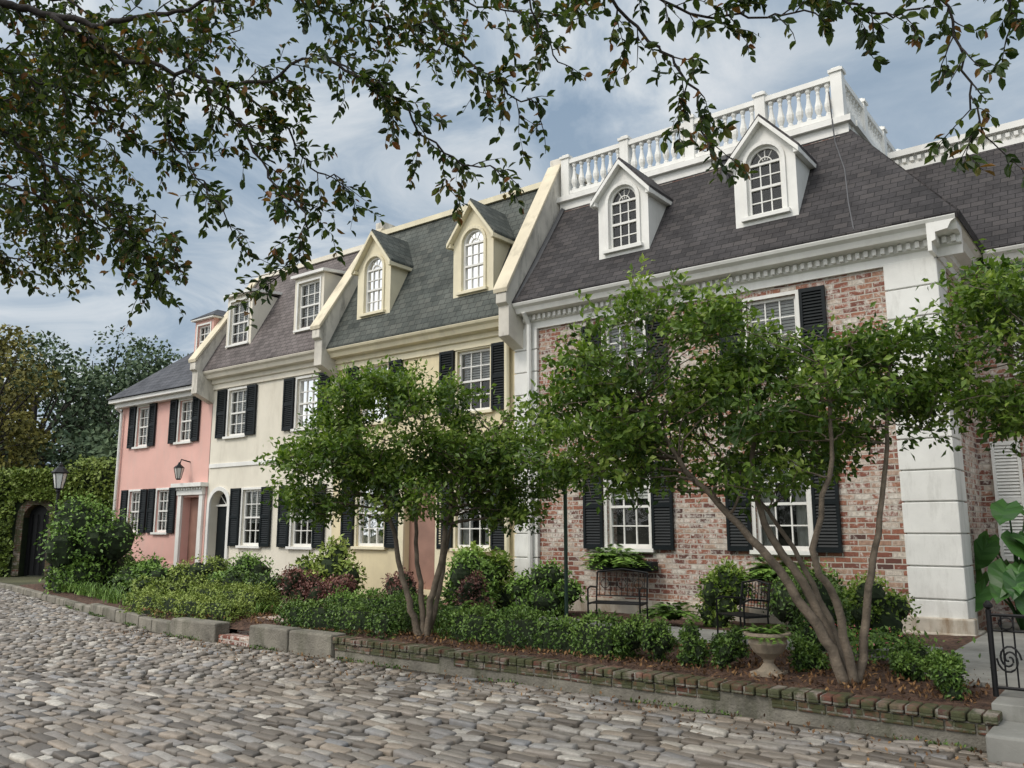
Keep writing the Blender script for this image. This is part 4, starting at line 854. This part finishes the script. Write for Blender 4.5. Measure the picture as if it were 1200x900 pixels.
b=MB(); b.box(-.1,.1,-.04,-.03,1.9,2.2); b.obj("sign_panel",M['signw'],e); b=MB(); b.box(-.085,.085,-.044,-.0405,2.15,2.18); b.box(-.085,.085,-.044,-.0405,1.92,1.935); b.obj("lettering",M['signr'],e)
b=MB()
for zz in (2.1,2.06,2.02,1.98): b.box(-.07,.07,-.044,-.0405,zz,zz+.015)
b.obj("small_text",M['iron'],e)
e=empty("stone_urn",(-3.02,7.75,.27),0,.88); b=MB(); b.box(-.15,.15,-.15,.15,0,.06); b.lathe([(.13,.06),(.09,.09),(.05,.14),(.06,.18),(.15,.25),(.2,.34),(.19,.38),(.24,.42),(.24,.45),(.18,.45),(.16,.41)],0,0,20); b.obj("bowl",M['urn'],e,smooth=False,bevel=.004)
fern("urn_plant",(-3.02,7.75,.6),40,.34)
p=(-21.9,9.75); e=empty("street_lamp",(p[0],p[1],.1)); b=MB()
b.lathe([(.14,0),(.14,.1),(.09,.15),(.08,.5),(.05,.6),(.04,2.2),(.035,2.4),(.07,2.43),(.05,2.5)],0,0,12)
for i in range(6):
    a=i*math.pi/3; b.tube([(.1*math.cos(a),.1*math.sin(a),2.5),(.17*math.cos(a),.17*math.sin(a),2.88)],.01,4)
b.lathe([(.2,2.88),(.21,2.9),(.1,3.02),(.05,3.05),(.05,3.09),(.01,3.16)],0,0,6); b.lathe([(.1,2.48),(.11,2.51)],0,0,6); b.obj("post",M['iron'],e)
b=MB(); b.lathe([(.09,2.51),(.16,2.87)],0,0,6); b.obj("lantern_glass",M['signw'],e)
e=empty("iron_gate",(-1.2,7.75,.31)); b=MB()
def gatepost(x): b.tube([(x,0,0),(x,0,.66)],.022,8); b.lathe([(.01,.66),(.035,.68),(.035,.70),(.01,.73)],x,0,8)
gatepost(0); gatepost(1.15)
b.tube([(0,0,.62),(1.15,0,.62)],.014,6); b.tube([(0,0,.07),(1.15,0,.07)],.014,6); b.tube([(0,0,.5),(1.15,0,.5)],.009,6)
for i in range(1,14): b.tube([(i*.082,0,.07),(i*.082,0,.62)],.007,5)
for i in range(5):
    cx_=.115+i*.23
    for sg in (1,-1): b.tube([(cx_+sg*(.095-.0125*t)*math.cos(t*1.2)*.9,-.012,.29+sg*(.09-.0125*t)*math.sin(t*1.2)*1.3) for t in np.linspace(0,6.5,20)],.008,5)
    b.tube([(cx_+.05*math.cos(t),-.012,.56+.045*math.sin(t)) for t in np.linspace(0,2*math.pi,13)],.007,5)
b.obj("ironwork",M['iron'],e)
# ------------------------------------------------------------------ world, sun, camera
w=bpy.data.worlds.new("World"); sc.world=w; w.use_nodes=True; nt=w.node_tree; nt.nodes.clear()
out=N(nt,"ShaderNodeOutputWorld"); sky=N(nt,"ShaderNodeTexSky"); sky.sky_type='NISHITA'; sky.sun_disc=False
bg1=N(nt,"ShaderNodeBackground"); bg1.inputs[1].default_value=.09; nt.links.new(sky.outputs[0],bg1.inputs[0])
tc=N(nt,"ShaderNodeTexCoord"); sp=N(nt,"ShaderNodeSeparateXYZ"); nt.links.new(tc.outputs["Generated"],sp.inputs[0])
dz=N(nt,"ShaderNodeMath",operation='ADD'); dz.inputs[1].default_value=.22; nt.links.new(sp.outputs[2],dz.inputs[0])
mxz=N(nt,"ShaderNodeMath",operation='MAXIMUM'); mxz.inputs[1].default_value=.05; nt.links.new(dz.outputs[0],mxz.inputs[0])
dv=N(nt,"ShaderNodeVectorMath",operation='DIVIDE'); cxz=N(nt,"ShaderNodeCombineXYZ")
for i in range(3): nt.links.new(mxz.outputs[0],cxz.inputs[i])
nt.links.new(tc.outputs["Generated"],dv.inputs[0]); nt.links.new(cxz.outputs[0],dv.inputs[1])
n1=noise(nt,dv.outputs[0],3.0,7,.6); n1.inputs["Distortion"].default_value=.6
n2=noise(nt,dv.outputs[0],1.0,3,.5)
cc=ramp(nt,n1.outputs[0],[(.34,(.29,.39,.51)),(.46,(.45,.54,.64)),(.56,(.68,.74,.79)),(.68,(.90,.92,.93))])
cc2=mix(nt,ramp(nt,n2.outputs[0],[(.42,0.),(.60,.6)]).outputs[0],cc.outputs[0],(.36,.45,.55))
dot=N(nt,"ShaderNodeVectorMath",operation='DOT_PRODUCT'); nt.links.new(tc.outputs["Generated"],dot.inputs[0]); dot.inputs[1].default_value=(-.2,-.68,.70)
br=N(nt,"ShaderNodeMapRange"); nt.links.new(dot.outputs["Value"],br.inputs[0]); br.inputs[1].default_value=.25; br.inputs[2].default_value=1.; br.inputs[3].default_value=1.; br.inputs[4].default_value=2.7
wf=N(nt,"ShaderNodeMapRange"); nt.links.new(dot.outputs["Value"],wf.inputs[0]); wf.inputs[1].default_value=.2; wf.inputs[2].default_value=.9; wf.inputs[3].default_value=0.; wf.inputs[4].default_value=.75
cc3=mix(nt,wf.outputs[0],cc2,(.78,.76,.72))
bg2=N(nt,"ShaderNodeBackground"); nt.links.new(cc3,bg2.inputs[0]); nt.links.new(br.outputs[0],bg2.inputs[1])
ms=N(nt,"ShaderNodeMixShader"); ms.inputs[0].default_value=.9; nt.links.new(bg1.outputs[0],ms.inputs[1]); nt.links.new(bg2.outputs[0],ms.inputs[2]); nt.links.new(ms.outputs[0],out.inputs[0])
sl=bpy.data.lights.new("sun","SUN"); sl.energy=1.5; sl.angle=math.radians(16); sl.color=(1,.93,.84); so=bpy.data.objects.new("sun",sl); link(so)
d=Vector((-.25,-.75,.85)).normalized(); so.rotation_euler=d.to_track_quat('Z','Y').to_euler()
sky.sun_elevation=math.asin(d.z); sky.sun_rotation=math.atan2(d.x,d.y)
cam=bpy.data.cameras.new("camera"); cam.lens=29.4; cam.sensor_width=36; cam.clip_end=3000; cam.clip_start=.05
co=bpy.data.objects.new("camera",cam); co.location=(0,0,1.6); co.rotation_euler=(math.radians(90+9.84),0,A0); link(co); sc.camera=co
sc.view_settings.view_transform='Standard'; sc.view_settings.look='None'; sc.view_settings.exposure=0
